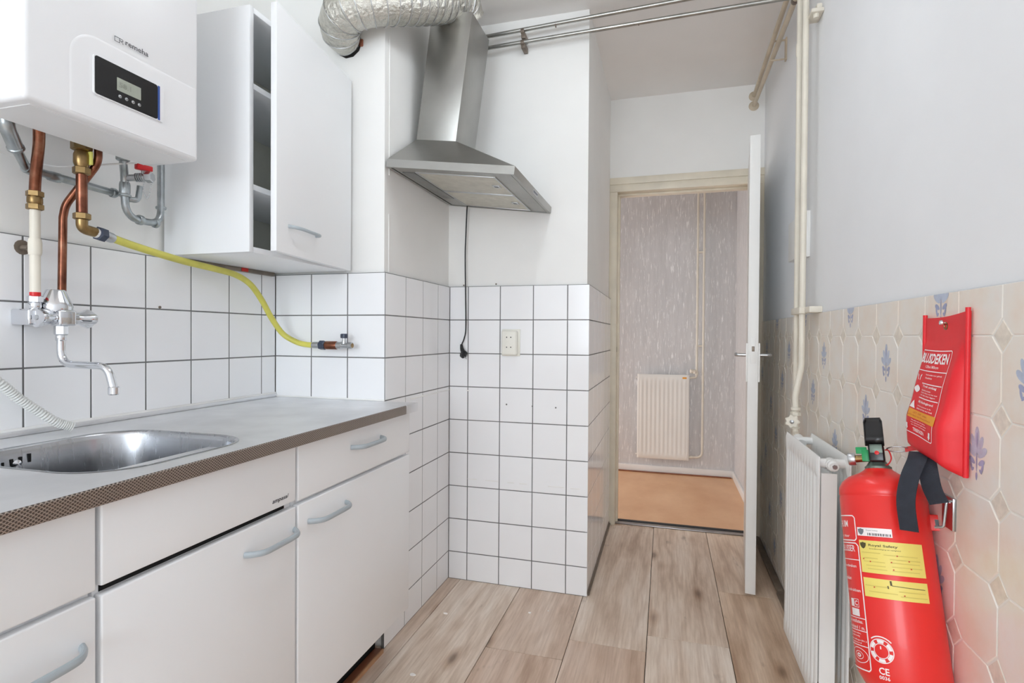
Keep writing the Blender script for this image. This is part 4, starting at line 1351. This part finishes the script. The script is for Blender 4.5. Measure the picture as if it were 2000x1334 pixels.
for z in (1.05, 1.80):
    MB().box(1.652, 1.718, HY-0.040, HY, z-0.006, z+0.006, b=0.002).build('clip', 'pipe_cream', hp2)

# ------------------------------------------------------------------ socket, switch box, screws
t = thing('wall_socket', 'cream double wall socket on the white rear tiles', 'socket', (0.757, YR, 1.092))
MB().box(0.716, 0.800, YR-0.006, YR, 1.032, 1.152, b=0.002).build('back_plate', 'switch', t)
MB().box(0.720, 0.792, YR-0.034, YR-0.004, 1.036, 1.146, b=0.009, seg=4).build('housing', 'switch', t, 50)
for z in (1.116, 1.072):
    s_ = MB().lathe([(0.0195, 0.0), (0.0195, 0.0012), (0.0182, 0.0012), (0.0175, -0.002), (0.0, -0.002)], (0.756, YR-0.0335, z), (0, -1, 0), seg=24).build('socket_well', 'switch', t, 40)
    for x in (-0.0095, 0.0095):
        MB().lathe([(0.0026, 0), (0.0026, 0.0015), (0, 0.0015)], (0.756+x, YR-0.0330, z), (0, -1, 0), seg=10).build('pin_hole', 'black', s_)
t = thing('wall_box', 'white wall box half hidden behind the riser pipes', 'switch box', (XW, 0.60, 1.43))
MB().box(XW-0.026, XW+0.006, 0.560, 0.740, 1.432, 1.590, b=0.004).build('housing', 'switch_white', t)
MB().box(XW-0.010, XW+0.006, 0.520, 0.560, 1.425, 1.598, b=0.003).build('base_plate', 'switch_white', t)


def screw(x, y, z, ax, lab, r=0.0035):
    o = MB().lathe([(r*0.5, -0.006), (r*0.5, 0), (r, 0.0005), (r, 0.003), (0, 0.004)], (x, y, z), ax, seg=10).build('wall_screw', 'trim_metal', None, base=(x, y, z))
    tag(o, lab, 'screw')


screw(0.528, YR+TH-0.001, 1.352, (0, -1, 0), 'small screw in the plaster left of the power cord, above the tiles')
screw(0.683, YR+TH-0.001, 1.355, (0, -1, 0), 'small screw in the plaster right of the power cord, above the tiles')
screw(0.000, -0.487, 1.199, (1, 0, 0), 'nail in the joint of the white tiles under the yellow hose', 0.004)
for q, (x, y, rr) in enumerate(((0.577, 0.291, 0.010), (0.9005, 0.393, 0.0085), (0.626, -0.104, 0.012), (0.970, 0.429, 0.004))):
    lab = ['white plaster crumb on the floor nearest the tiled column', 'white plaster crumb on the floor before the rear tiles', 'white plaster crumb on the floor nearest the base cabinet', 'tiny white speck on the floor right of the rear crumb'][q]
    pts = [(x+rr*math.cos(2*PI*k/7)*random.uniform(0.6, 1.1), y+0.6*rr*math.sin(2*PI*k/7)*random.uniform(0.6, 1.1)) for k in range(7)]
    o = MB().prism(pts, lambda a, b, d: (a, b, d), 0.0, 0.003).build('plaster_chip', 'chip', None, base=(x, y, 0))
    tag(o, lab, 'crumb', 'plaster crumbs on the floor')

# ------------------------------------------------------------------ fire extinguisher (leaning on its bracket)
A0, A1 = Vector((1.8558, -0.5434, 0.5086)), Vector((1.8522, -0.4557, 0.7663))
ax = (A1-A0).normalized()
ER = 0.0755
base = A0-ax*0.048
xax = Vector((-0.43, -1.22, 0))
xax = (xax-ax*xax.dot(ax)).normalized()      # local +X looks at the middle of the room
yax = ax.cross(xax)
FE = thing('fire_extinguisher', 'red foam fire extinguisher leaning from a bracket on the tiled wall', 'extinguisher', base, local=True)
FE.matrix_world = Matrix.Translation(base) @ Matrix((xax, yax, ax)).transposed().to_4x4()
HB = 0.352      # straight height
MB().lathe([(0.0, 0.004), (0.050, 0.0), (0.062, 0.004), (0.069, 0.016), (0.0735, 0.026), (ER, 0.034), (ER, HB-0.006), (ER-0.0012, HB-0.004), (ER-0.0012, HB-0.001), (ER, HB+0.001), (ER-0.001, HB+0.014), (ER-0.008, HB+0.027), (0.056, HB+0.037), (0.036, HB+0.046), (0.026, HB+0.053), (0.022, HB+0.058)], (0, 0, 0), seg=48).build('cylinder', 'red', FE, 60)
NZ = HB+0.056


def cyl(u, v, d=0.0):
    """u: arc length to the viewer's right of the front line, v: height"""
    a = u/ER
    r = ER+d
    return (r*math.cos(a), r*math.sin(a), v)


def cyl_patch(u0, u1, v0, v1, d, name, mat, parent, n=14, skew=0.0):
    mb = MB(); vs, fs = [], []
    for i in range(n+1):
        u = u0+(u1-u0)*i/n
        vs += [cyl(u, v0, d), cyl(u, v1, d)]
    for i in range(n):
        fs.append((2*i, 2*i+2, 2*i+3, 2*i+1))
    return mb.add(vs, fs).build(name, mat, parent, 60)


def cyl_text(mat, body, u0, v0, w, h, d=0.0009, off=0.012):
    vs, fs = fit_text(body, w, h, off)
    o = MB().add([cyl(u0+x, v0+y, d) for x, y in vs], fs).build('lettering', mat, FE, 0)
    o['kind'] = 'stuff'


def cyl_line(mb, u0, v0, u1, v1, w=0.0016, d=0.0008, mi=0):
    L_ = math.hypot(u1-u0, v1-v0)
    n = max(1, int(L_/0.005))
    px, py = -(v1-v0)/L_*w/2, (u1-u0)/L_*w/2
    vs, fs = [], []
    for i in range(n+1):
        u, v_ = u0+(u1-u0)*i/n, v0+(v1-v0)*i/n
        vs += [cyl(u-px, v_-py, d), cyl(u+px, v_+py, d)]
    for i in range(n):
        fs.append((2*i, 2*i+2, 2*i+3, 2*i+1))
    mb.add(vs, fs, mi)


# neck, valve, lever, outlet
MB().lathe([(0.024, 0), (0.024, 0.006), (0.021, 0.008), (0.016, 0.016), (0.013, 0.024)], (0, 0, NZ-0.002), seg=20).build('neck_ring', 'valve_green', FE)
MB().box(0.000, 0.028, -0.013, 0.015, NZ+0.012, NZ+0.048, b=0.004, seg=3).box(-0.012, 0.006, -0.011, 0.012, NZ+0.010, NZ+0.050, b=0.003).build('valve_head', 'black', FE)
MB().box(0.0278, 0.0290, -0.010, 0.012, NZ+0.030, NZ+0.047, b=0.0008).build('gauge_plate', 'valve_green', FE)
MB().lathe([(0.0042, 0), (0.0042, 0.002), (0, 0.003)], (0.0285, 0.002, NZ+0.030), (1, 0, 0), seg=12).build('gauge_dot', 'red_pl', FE)
lev = MB()
prof = [(0.028, NZ+0.044), (0.016, NZ+0.070), (0.004, NZ+0.098), (-0.004, NZ+0.108)]
vs, fs = [], []
for i, (x, z) in enumerate(prof):
    for y, dx in ((-0.017, 0.008), (-0.0165, 0.0), (0.0165, 0.0), (0.017, 0.008)):
        sc = 1.0 if i < 3 else 0.8
        vs.append((x+dx, y*sc, z))
for i in range(3):
    for k in range(3):
        fs.append((i*4+k, i*4+k+1, (i+1)*4+k+1, (i+1)*4+k))
lev.add(vs, fs)
lo = lev.build('lever', 'black', FE)
sm = lo.modifiers.new('thickness', 'SOLIDIFY'); sm.thickness = 0.002
MB().tube([(0.006, -0.010, NZ+0.022), (0.004, -0.040, NZ+0.020)], 0.0075, seg=14).build('outlet_tube', 'brass', FE)
c = MB(); c.lathe([(0.0125, 0), (0.0135, 0.002), (0.0135, 0.012), (0.0125, 0.014)], (0.004, -0.038, NZ+0.020), (-0.04, -1, -0.04), seg=20)
c.build('outlet_cap', 'gauge', FE)
MB().box(0.010, 0.013, -0.036, -0.016, NZ+0.030, NZ+0.044, b=0.001).box(0.0125, 0.0145, -0.026, -0.012, NZ+0.014, NZ+0.038, b=0.0008).build('green_seal', 'green', FE)
MB().tube(catmull([(0.012, 0.016, NZ+0.038), (0.016, 0.022, NZ+0.036), (0.018, 0.025, NZ+0.020), (0.016, 0.018, NZ+0.008), (0.010, 0.010, NZ+0.008)], 8), 0.0013, seg=8).build('red_tie', 'red_pl', FE, 60)
ringm = MB()
ctr = Vector((0.008, 0.038, NZ+0.040))
ringm.tube([ctr+Vector((0.009*math.sin(2*PI*k/20), 0.019*math.cos(2*PI*k/20), 0.004*math.sin(2*PI*k/20))) for k in range(21)], 0.0013, seg=8, caps=False)
ringm.build('pin_ring', 'gauge', FE, 60)
rt = MB(); vs, fs = [], []
cl = catmull([(0.012, 0.050, NZ+0.039), (0.014, 0.070, NZ+0.042), (0.010, 0.090, NZ+0.036), (0.004, 0.110, NZ+0.020)], 5)
for i, p in enumerate(cl):
    vs += [p+Vector((0, 0, 0.005)), p-Vector((0, 0, 0.005)), p+Vector((-0.0015, 0, 0.005)), p-Vector((0.0015, 0, 0.005))]
for i in range(len(cl)-1):
    a = i*4; b = a+4
    fs += [(a, a+1, b+1, b), (a+2, b+2, b+3, a+3), (a, b, b+2, a+2), (a+1, a+3, b+3, b+1)]
rt.add(vs, fs).build('pin_tag', 'red_pl', FE, 0)

# printed white instruction field on the left side
UB = -0.049
wp = MB()
cyl_line(wp, -0.128, 0.309, UB-0.006, 0.309, 0.0022); cyl_line(wp, UB-0.002, 0.305, UB-0.002, 0.266, 0.0022); cyl_line(wp, UB-0.006, 0.309, UB-0.002, 0.305, 0.0022)
cyl_line(wp, -0.128, 0.262, UB-0.006, 0.262, 0.0022); cyl_line(wp, UB-0.006, 0.262, UB-0.002, 0.266, 0.0022)
cyl_line(wp, -0.128, 0.257, UB-0.005, 0.257, 0.0022); cyl_line(wp, UB-0.005, 0.257, UB, 0.252, 0.0022)
cyl_line(wp, UB, 0.252, UB, 0.037, 0.0024); cyl_line(wp, UB, 0.037, UB-0.004, 0.033, 0.0022); cyl_line(wp, UB-0.004, 0.033, -0.128, 0.033, 0.0022)
for v_ in (0.226, 0.121, 0.099, 0.073):
    cyl_line(wp, -0.128, v_, UB, v_, 0.0014)
wp.build('print_frame', 'print_white', FE, 0)
cyl_text('print_white', 'BRANDBLUSSER', -0.140, 0.241, 0.083, 0.012)
cyl_text('print_white', 'SCHUIM', -0.116, 0.287, 0.046, 0.013)
cyl_text('print_white', 'ABF 6 liter', -0.118, 0.268, 0.050, 0.005)
cyl_text('print_white', '1. Zegel verbreken', -0.126, 0.210, 0.068, 0.007)
cyl_text('print_white', '2. Pen uittrekken', -0.128, 0.188, 0.052, 0.007)
cyl_text('print_white', '3. Knop indrukken', -0.126, 0.166, 0.072, 0.007)
cyl_text('print_white', 'elektrische installaties.', -0.128, 0.112, 0.072, 0.006)
cyl_text('print_white', 'Minimale afstand 1 m.', -0.128, 0.1015, 0.075, 0.006)
cyl_text('print_white', 'Na gebruik opnieuw vullen,', -0.126, 0.092, 0.062, 0.0035)
cyl_text('print_white', 'jaarlijkse controle nodig', -0.126, 0.087, 0.058, 0.0035)
cyl_text('print_white', 'Gebruik alleen vullingen EN 3', -0.128, 0.080, 0.076, 0.0035)
cyl_text('print_white', 'goedgekeurd', -0.110, 0.0755, 0.045, 0.0032)
cyl_text('print_white', 'CE', -0.034, 0.0345, 0.017, 0.0115, off=0.02)
cyl_text('print_white', '0036', -0.0345, 0.0265, 0.0175, 0.006, off=0.02)
ic = MB()
# fire class pictogram, oval mark, dial
for u0, v0, w_, h_ in ((-0.086, 0.140, 0.010, 0.014), (-0.086, 0.124, 0.024, 0.013)):
    ic.add([cyl(u0, v0, 0.0008), cyl(u0+w_/2, v0, 0.0008), cyl(u0+w_, v0, 0.0008), cyl(u0+w_, v0+h_, 0.0008), cyl(u0+w_/2, v0+h_, 0.0008), cyl(u0, v0+h_, 0.0008)], [(0, 1, 4, 5), (1, 2, 3, 4)])
for a, b, c_, d_ in ((-0.075, 0.140, -0.062, 0.140), (-0.062, 0.140, -0.062, 0.154), (-0.062, 0.154, -0.075, 0.154), (-0.075, 0.154, -0.075, 0.140)):
    cyl_line(ic, a, b, c_, d_, 0.0010)
cyl_text('print_white', 'C', -0.0725, 0.1425, 0.008, 0.009, off=0.03)


def circ(mb, cu, cv, ru, rv, w, n=40, a0=0, a1=2*PI):
    for k in range(n):
        t0, t1 = a0+(a1-a0)*k/n, a0+(a1-a0)*(k+1)/n
        q = []
        for t_ in (t0, t1):
            q.append(((ru-w/2)*math.cos(t_), (rv-w/2)*math.sin(t_)))
            q.append(((ru+w/2)*math.cos(t_), (rv+w/2)*math.sin(t_)))
        mb.add([cyl(cu+q[i][0], cv+q[i][1], 0.0008) for i in (0, 1, 3, 2)], [(0, 1, 2, 3)])


ic.build('fire_class_pictogram', 'print_white', FE, 0)
ic = MB()
circ(ic, -0.076, 0.056, 0.024, 0.0125, 0.0012); circ(ic, -0.076, 0.056, 0.012, 0.0065, 0.001); circ(ic, -0.076, 0.056, 0.005, 0.0022, 0.0025)
ic.build('oval_mark', 'print_white', FE, 0)
ic = MB()
circ(ic, -0.0265, 0.073, 0.0195, 0.0195, 0.0014); circ(ic, -0.0265, 0.073, 0.0120, 0.0120, 0.0012)
for k in range(6):
    a = PI/2+k*2*PI/6
    circ(ic, -0.0265, 0.073, 0.0158, 0.0158, 0.0052, n=6, a0=a-0.34, a1=a+0.34)
cyl_text('print_white', '1', -0.028, 0.076, 0.002, 0.005, off=0.03)
circ(ic, -0.0265, 0.073, 0.0238, 0.0238, 0.0020, n=16, a0=0.75, a1=2.3)
ic.build('date_dial', 'print_white', FE, 0)

# stickers
def para(u0, u1, v0, v1, d, name, mat):
    return cyl_patch(u0, u1, v0, v1, d, name, mat, FE)


st = para(UB+0.0015, 0.0125, 0.272, 0.2875, 0.0006, 'white_sticker', 'print_white')
sk = MB()
def shield(mb, u, v, s, mi=0):
    pts = [(0, 1), (0.45, 0.8), (0.9, 0.75), (0.85, 0), (0.5, -0.65), (0, -1), (-0.5, -0.65), (-0.85, 0), (-0.9, 0.75), (-0.45, 0.8)]
    mb.add([cyl(u+x*s, v+y*s, 0.0010) for x, y in pts], [tuple(range(10))], mi)
shield(sk, -0.040, 0.2797, 0.0062)
cyl_text('ink_grey', 'Royal Safety', -0.030, 0.2812, 0.020, 0.0028, off=0.0)
sk.build('sticker_print', 'ink_grey', FE, 0)
bc = MB()
u = -0.028
while u < 0.009:
    w_ = random.choice((0.0006, 0.001, 0.0016))
    bc.add([cyl(u, 0.2735, 0.001), cyl(u+w_, 0.2735, 0.001), cyl(u+w_, 0.2780, 0.001), cyl(u, 0.2780, 0.001)], [(0, 1, 2, 3)])
    u += w_+random.choice((0.0006, 0.001, 0.0015))
bc.build('bar_code', 'ink_dark', FE, 0)['kind'] = 'stuff'
para(UB+0.003, 0.062, 0.2055, 0.264, 0.0006, 'yellow_sticker', 'sticker')
para(UB+0.004, 0.062, 0.163, 0.1965, 0.0006, 'yellow_sticker', 'sticker')
ik = MB()
shield(ik, -0.0385, 0.2545, 0.0062)
cyl_text('sticker_ink', 'Royal Safety', -0.0285, 0.2525, 0.047, 0.0055, off=0.015)
cyl_text('sticker_ink', 'brandbeveiliging en veiligheid', -0.0275, 0.2478, 0.050, 0.0024, off=0.0)
cyl_line(ik, 0.002, 0.187, 0.056, 0.185, 0.0010, 0.001); cyl_line(ik, 0.001, 0.195, 0.0015, 0.187, 0.003, 0.001); cyl_line(ik, -0.004, 0.186, -0.0035, 0.181, 0.002, 0.001)
ik.build('sticker_ink', 'sticker_ink', FE, 0)['kind'] = 'stuff'
fa = MB()
for k, (u0, u1, v_) in enumerate(((-0.042, -0.01, 0.242), (-0.005, 0.05, 0.240), (-0.040, -0.015, 0.232), (0.004, 0.054, 0.233), (-0.040, -0.004, 0.226), (0.004, 0.052, 0.227), (-0.036, -0.004, 0.219), (0.006, 0.056, 0.220), (-0.034, -0.002, 0.213), (0.006, 0.050, 0.213), (-0.042, -0.002, 0.183), (0.012, 0.056, 0.178), (-0.036, 0.010, 0.173), (0.014, 0.058, 0.170))):
    cyl_line(fa, u0, v_, u1, v_, 0.0016, 0.001)
fa.build('sticker_small_print', 'ink_faint', FE, 0)['kind'] = 'stuff'
rd = MB()
for u0, v_ in ((0.016, 0.240), (-0.040, 0.230), (-0.028, 0.226), (0.006, 0.228), (0.034, 0.232), (0.008, 0.215), (0.036, 0.219), (-0.026, 0.181), (0.020, 0.172)):
    cyl_line(rd, u0-0.0011, v_, u0+0.0011, v_, 0.0020, 0.0012)
rd.build('sticker_arrow', 'print_red', FE, 0)['kind'] = 'stuff'
# carrying lug, and the wall bracket that holds it
lg = MB().box(0.006, 0.011, ER-0.010, ER+0.024, 0.292, 0.322, b=0.0015).box(-0.012, -0.007, ER-0.010, ER+0.024, 0.292, 0.322, b=0.0015).box(-0.007, 0.006, ER+0.020, ER+0.024, 0.294, 0.320)
lg.box(0.0105, 0.0114, ER+0.006, ER+0.016, 0.301, 0.313, b=0.0, mi=1)
lg.build('lug', ['red', 'black'], FE)
t = thing('wall_bracket', 'steel hook bracket screwed to the tiles beside the extinguisher', 'bracket', (XW, -0.535, 0.80))
MB().box(XW-0.004, XW+0.004, -0.560, -0.520, 0.772, 0.832, b=0.0015).build('plate', 'gauge', t)
MB().tube(fillet([(XW-0.002, -0.553, 0.826), (XW-0.012, -0.556, 0.826), (XW-0.016, -0.556, 0.778), (XW-0.026, -0.548, 0.774)], 0.006), 0.0026, seg=8).build('hook', 'gauge', t, 60)
for y, z in ((-0.532, 0.822), (-0.548, 0.822)):
    MB().lathe([(0.003, 0), (0.003, 0.001), (0, 0.002)], (XW-0.004, y, z), (-1, 0, 0), seg=10).build('screw', 'chrome', t)

# ------------------------------------------------------------------ fire blanket pouch
FB = thing('fire_blanket', 'red fire blanket pouch hanging from a nail above the extinguisher', 'fire blanket', (XW, -0.528, 0.88))
BYL, BYR, BZT, BZB = -0.446, -0.606, 1.168, 0.882


def blanket_depth(s, tt):
    """s 0..1 left to right, tt 0..1 from top to bottom"""
    d = 0.006 + 0.034*max(0.0, min(1.0, (tt-0.17)/0.55))**0.9
    if tt > 0.92:
        d *= 1-0.75*((tt-0.92)/0.08)**2
    prof = min(1.0, (min(s, 1-s)/0.11))
    prof = math.sin(prof*PI/2)**0.8 if tt > 0.17 else 1
    wob = 0.0016*math.sin(s*9+tt*5)*math.sin(tt*14)
    return 0.004 + (d-0.004)*prof + wob*(1 if tt > 0.2 else 0)


def blanket_pt(s, tt, lift=0.0):
    y = BYL+(BYR-BYL)*s
    ztop = BZT - 0.004 + 0.008*s - 0.004*math.sin(PI*s)
    zbot = BZB + 0.016*(1-s)
    return Vector((XW-0.001-blanket_depth(s, tt)-lift, y, ztop+(zbot-ztop)*tt))


NS, NT_ = 32, 44
mb = MB(); vs, fs = [], []
for i in range(NT_+1):
    for k in range(NS+1):
        vs.append(blanket_pt(k/NS, i/NT_))
off = len(vs)
for i in range(NT_+1):
    for k in range(NS+1):
        p = blanket_pt(k/NS, i/NT_)
        vs.append(Vector((XW-0.001, p.y, p.z)))
W1 = NS+1
for i in range(NT_):
    for k in range(NS):
        fs.append((i*W1+k, i*W1+k+1, (i+1)*W1+k+1, (i+1)*W1+k))
        fs.append((off+i*W1+k, off+(i+1)*W1+k, off+(i+1)*W1+k+1, off+i*W1+k+1))
for i in range(NT_):
    fs.append((i*W1, (i+1)*W1, off+(i+1)*W1, off+i*W1)); fs.append((i*W1+NS, off+i*W1+NS, off+(i+1)*W1+NS, (i+1)*W1+NS))
for k in range(NS):
    fs.append((k, off+k, off+k+1, k+1)); fs.append((NT_*W1+k, NT_*W1+k+1, off+NT_*W1+k+1, off+NT_*W1+k))
mb.add(vs, fs)
mb.build('pouch', 'red_vinyl', FB, 50)
for s in (0.0, 1.0):
    MB().tube([Vector((XW-0.006, blanket_pt(s, t_/12).y, blanket_pt(s, t_/12).z+(0.006 if t_ == 0 else 0))) for t_ in range(13)], 0.0042, seg=8).build('edge_binding', 'red_vinyl', FB, 60)
MB().lathe([(0.0075, 0), (0.0075, 0.0015), (0.005, 0.002), (0.0045, 0.0)], (XW-0.0062, -0.532, 1.147), (-1, 0, 0), seg=18).build('eyelet', 'brass', FB)
o = MB().lathe([(0.002, -0.004), (0.002, 0.012), (0.0048, 0.013), (0.004, 0.016), (0.0, 0.017)], (XW, -0.530, 1.153), (-1, 0, 0), seg=14).build('nail', 'chrome', None, base=(XW, -0.53, 1.153))
tag(o, 'shiny nail head holding the red fire blanket pouch', 'nail')


def bl_uv(x, y, lift=0.0006):
    """x 0..1 across and y 0..1 down the printed field"""
    return blanket_pt(0.085+x*0.70, 0.235+y*0.60, lift)


def bl_line(mb, x0, y0, x1, y1, w=0.010):
    n = max(2, int(math.hypot(x1-x0, y1-y0)*30))
    L_ = math.hypot(x1-x0, y1-y0)
    px, py = -(y1-y0)/L_*w/2*1.4, (x1-x0)/L_*w/2
    vs, fs = [], []
    for i in range(n+1):
        x, y = x0+(x1-x0)*i/n, y0+(y1-y0)*i/n
        vs += [bl_uv(x-px, y-py, 0.0009), bl_uv(x+px, y+py, 0.0009)]
    for i in range(n):
        fs.append((2*i, 2*i+2, 2*i+3, 2*i+1))
    mb.add(vs, fs)


def bl_text(mat, body, x, y, w, h, off=0.01, lift=0.0010):
    """lower left corner at x, y (y down), size w x h in field units"""
    vs, fs = fit_text(body, w, h, off)
    o = MB().add([bl_uv(x+a, y-b, lift) for a, b in vs], fs).build('lettering', mat, FB, 0)
    o['kind'] = 'stuff'


pr = MB()
for a in ((0.02, 0.0, 0.97, 0.0), (0.97, 0.0, 1.0, 0.015), (1.0, 0.015, 1.0, 0.985), (1.0, 0.985, 0.97, 1.0), (0.97, 1.0, 0.02, 1.0), (0.0, 0.985, 0.0, 0.015), (0.0, 0.24, 1.0, 0.24), (0.28, 0.39, 0.97, 0.39), (0.28, 0.56, 0.97, 0.56)):
    bl_line(pr, *a)
pr.build('print_frame', 'print_white', FB, 0)
bl_text('print_white', 'BLUSDEKEN', 0.035, 0.150, 0.90, 0.118, 0.032)
bl_text('print_white', '120x180cm', 0.28, 0.205, 0.40, 0.032)
bl_text('print_white', 'Instructies voor gebruik', 0.36, 0.295, 0.52, 0.022); bl_text('print_white', 'blusdeken', 0.36, 0.330, 0.22, 0.022)
bl_text('print_white', 'Trek omlaag', 0.32, 0.440, 0.52, 0.034, 0.02)
bl_text('print_white', 'Bescherm uw handen', 0.32, 0.475, 0.36, 0.018); bl_text('print_white', 'leg de deken over het vuur', 0.32, 0.505, 0.60, 0.018); bl_text('print_white', 'en laat deze liggen', 0.32, 0.535, 0.55, 0.018)
bl_text('print_white', 'Bij kledingbrand', 0.32, 0.625, 0.54, 0.034, 0.02); bl_text('print_white', 'rol de persoon in de', 0.32, 0.665, 0.50, 0.018); bl_text('print_white', 'deken tot het vuur dooft', 0.32, 0.695, 0.56, 0.018)
bl_text('print_white', 'Na gebruik de deken', 0.22, 0.850, 0.50, 0.018); bl_text('print_white', 'niet opnieuw gebruiken', 0.20, 0.878, 0.56, 0.018); bl_text('print_white', 'en laten vervangen', 0.22, 0.906, 0.52, 0.018)
bl_text('print_white', 'TREKKEN', 0.27, 0.968, 0.40, 0.040, 0.02)
# arrows and pictograms
for x in (0.06, 0.90):
    pt = MB()
    bl_line(pt, x, 0.90, x, 0.955, 0.045)
    pt.add([bl_uv(x-0.05, 0.945, 0.001), bl_uv(x+0.05, 0.945, 0.001), bl_uv(x, 0.985, 0.001)], [(0, 1, 2)])
    pt.build('arrow', 'print_white', FB, 0)
pt = MB()
for dx in (-0.05, 0.05):
    bl_line(pt, 0.14+dx, 0.30, 0.14+dx*0.6, 0.36, 0.016); bl_line(pt, 0.14+dx*1.6, 0.29, 0.14+dx, 0.32, 0.012)
pt.build('hands_pictogram', 'print_white', FB, 0)
MB().add([bl_uv(0.14+0.075*math.cos(a)*(1+0.3*math.cos(2*a)), 0.470+0.045*math.sin(a), 0.001) for a in [2*PI*k/14 for k in range(14)]], [tuple(range(14))]).build('fire_pictogram', 'print_white', FB, 0)
MB().add([bl_uv(x, y, 0.001) for x, y in ((0.04, 0.70), (0.10, 0.635), (0.14, 0.61), (0.20, 0.67), (0.25, 0.70))], [(0, 1, 2, 3, 4)]).build('person_pictogram', 'print_white', FB, 0)
ob = MB(); vs, fs = [], []
for k in range(13):
    x = -0.01+k/12*1.04
    vs += [bl_uv(x, 0.715, 0.0011), bl_uv(x, 0.815, 0.0011)]
fs = [(2*k, 2*k+2, 2*k+3, 2*k+1) for k in range(12)]
ob.add(vs, fs).build('orange_band', 'print_orange', FB, 0)
bl_text('print_orange_d', 'LET OP: niet', 0.24, 0.757, 0.5, 0.022, 0.01, 0.0014); bl_text('print_orange_d', 'gebruiken bij frituurbrand', 0.08, 0.795, 0.82, 0.022, 0.01, 0.0014)


def ribbon(pts, wdir, w, th, n=6):
    """webbing strip: centre line pts, width vectors wdir (one per point)"""
    c = catmull(pts, n); wd = catmull(wdir, n)
    vs, fs = [], []
    for i, (p, d_) in enumerate(zip(c, wd)):
        tn = (c[min(i+1, len(c)-1)]-c[max(i-1, 0)]).normalized()
        d_ = (d_-tn*d_.dot(tn)).normalized()*w/2
        nn = tn.cross(d_).normalized()*th/2
        vs += [p-d_-nn, p+d_-nn, p+d_+nn, p-d_+nn]
    for i in range(len(c)-1):
        a, b = i*4, i*4+4
        for k in range(4):
            fs.append((a+k, a+(k+1) % 4, b+(k+1) % 4, b+k))
    fs += [(0, 1, 2, 3), tuple(len(vs)-4+k for k in range(4))]
    return MB().add(vs, fs)


wv = (0.72, -0.69, 0.0)
ribbon([(1.893, -0.505, 0.904), (1.880, -0.530, 0.893), (1.862, -0.548, 0.862), (1.852, -0.560, 0.820), (1.856, -0.566, 0.768)], [wv]*5, 0.031, 0.0016).build('pull_strap', 'strap', FB, 40)
ribbon([(1.895, -0.512, 0.904), (1.893, -0.538, 0.888), (1.894, -0.556, 0.850), (1.904, -0.562, 0.822)], [wv, wv, (0.74, -0.67, 0.0), (0.80, -0.60, 0.12)], 0.031, 0.0016).build('pull_strap', 'strap', FB, 40)
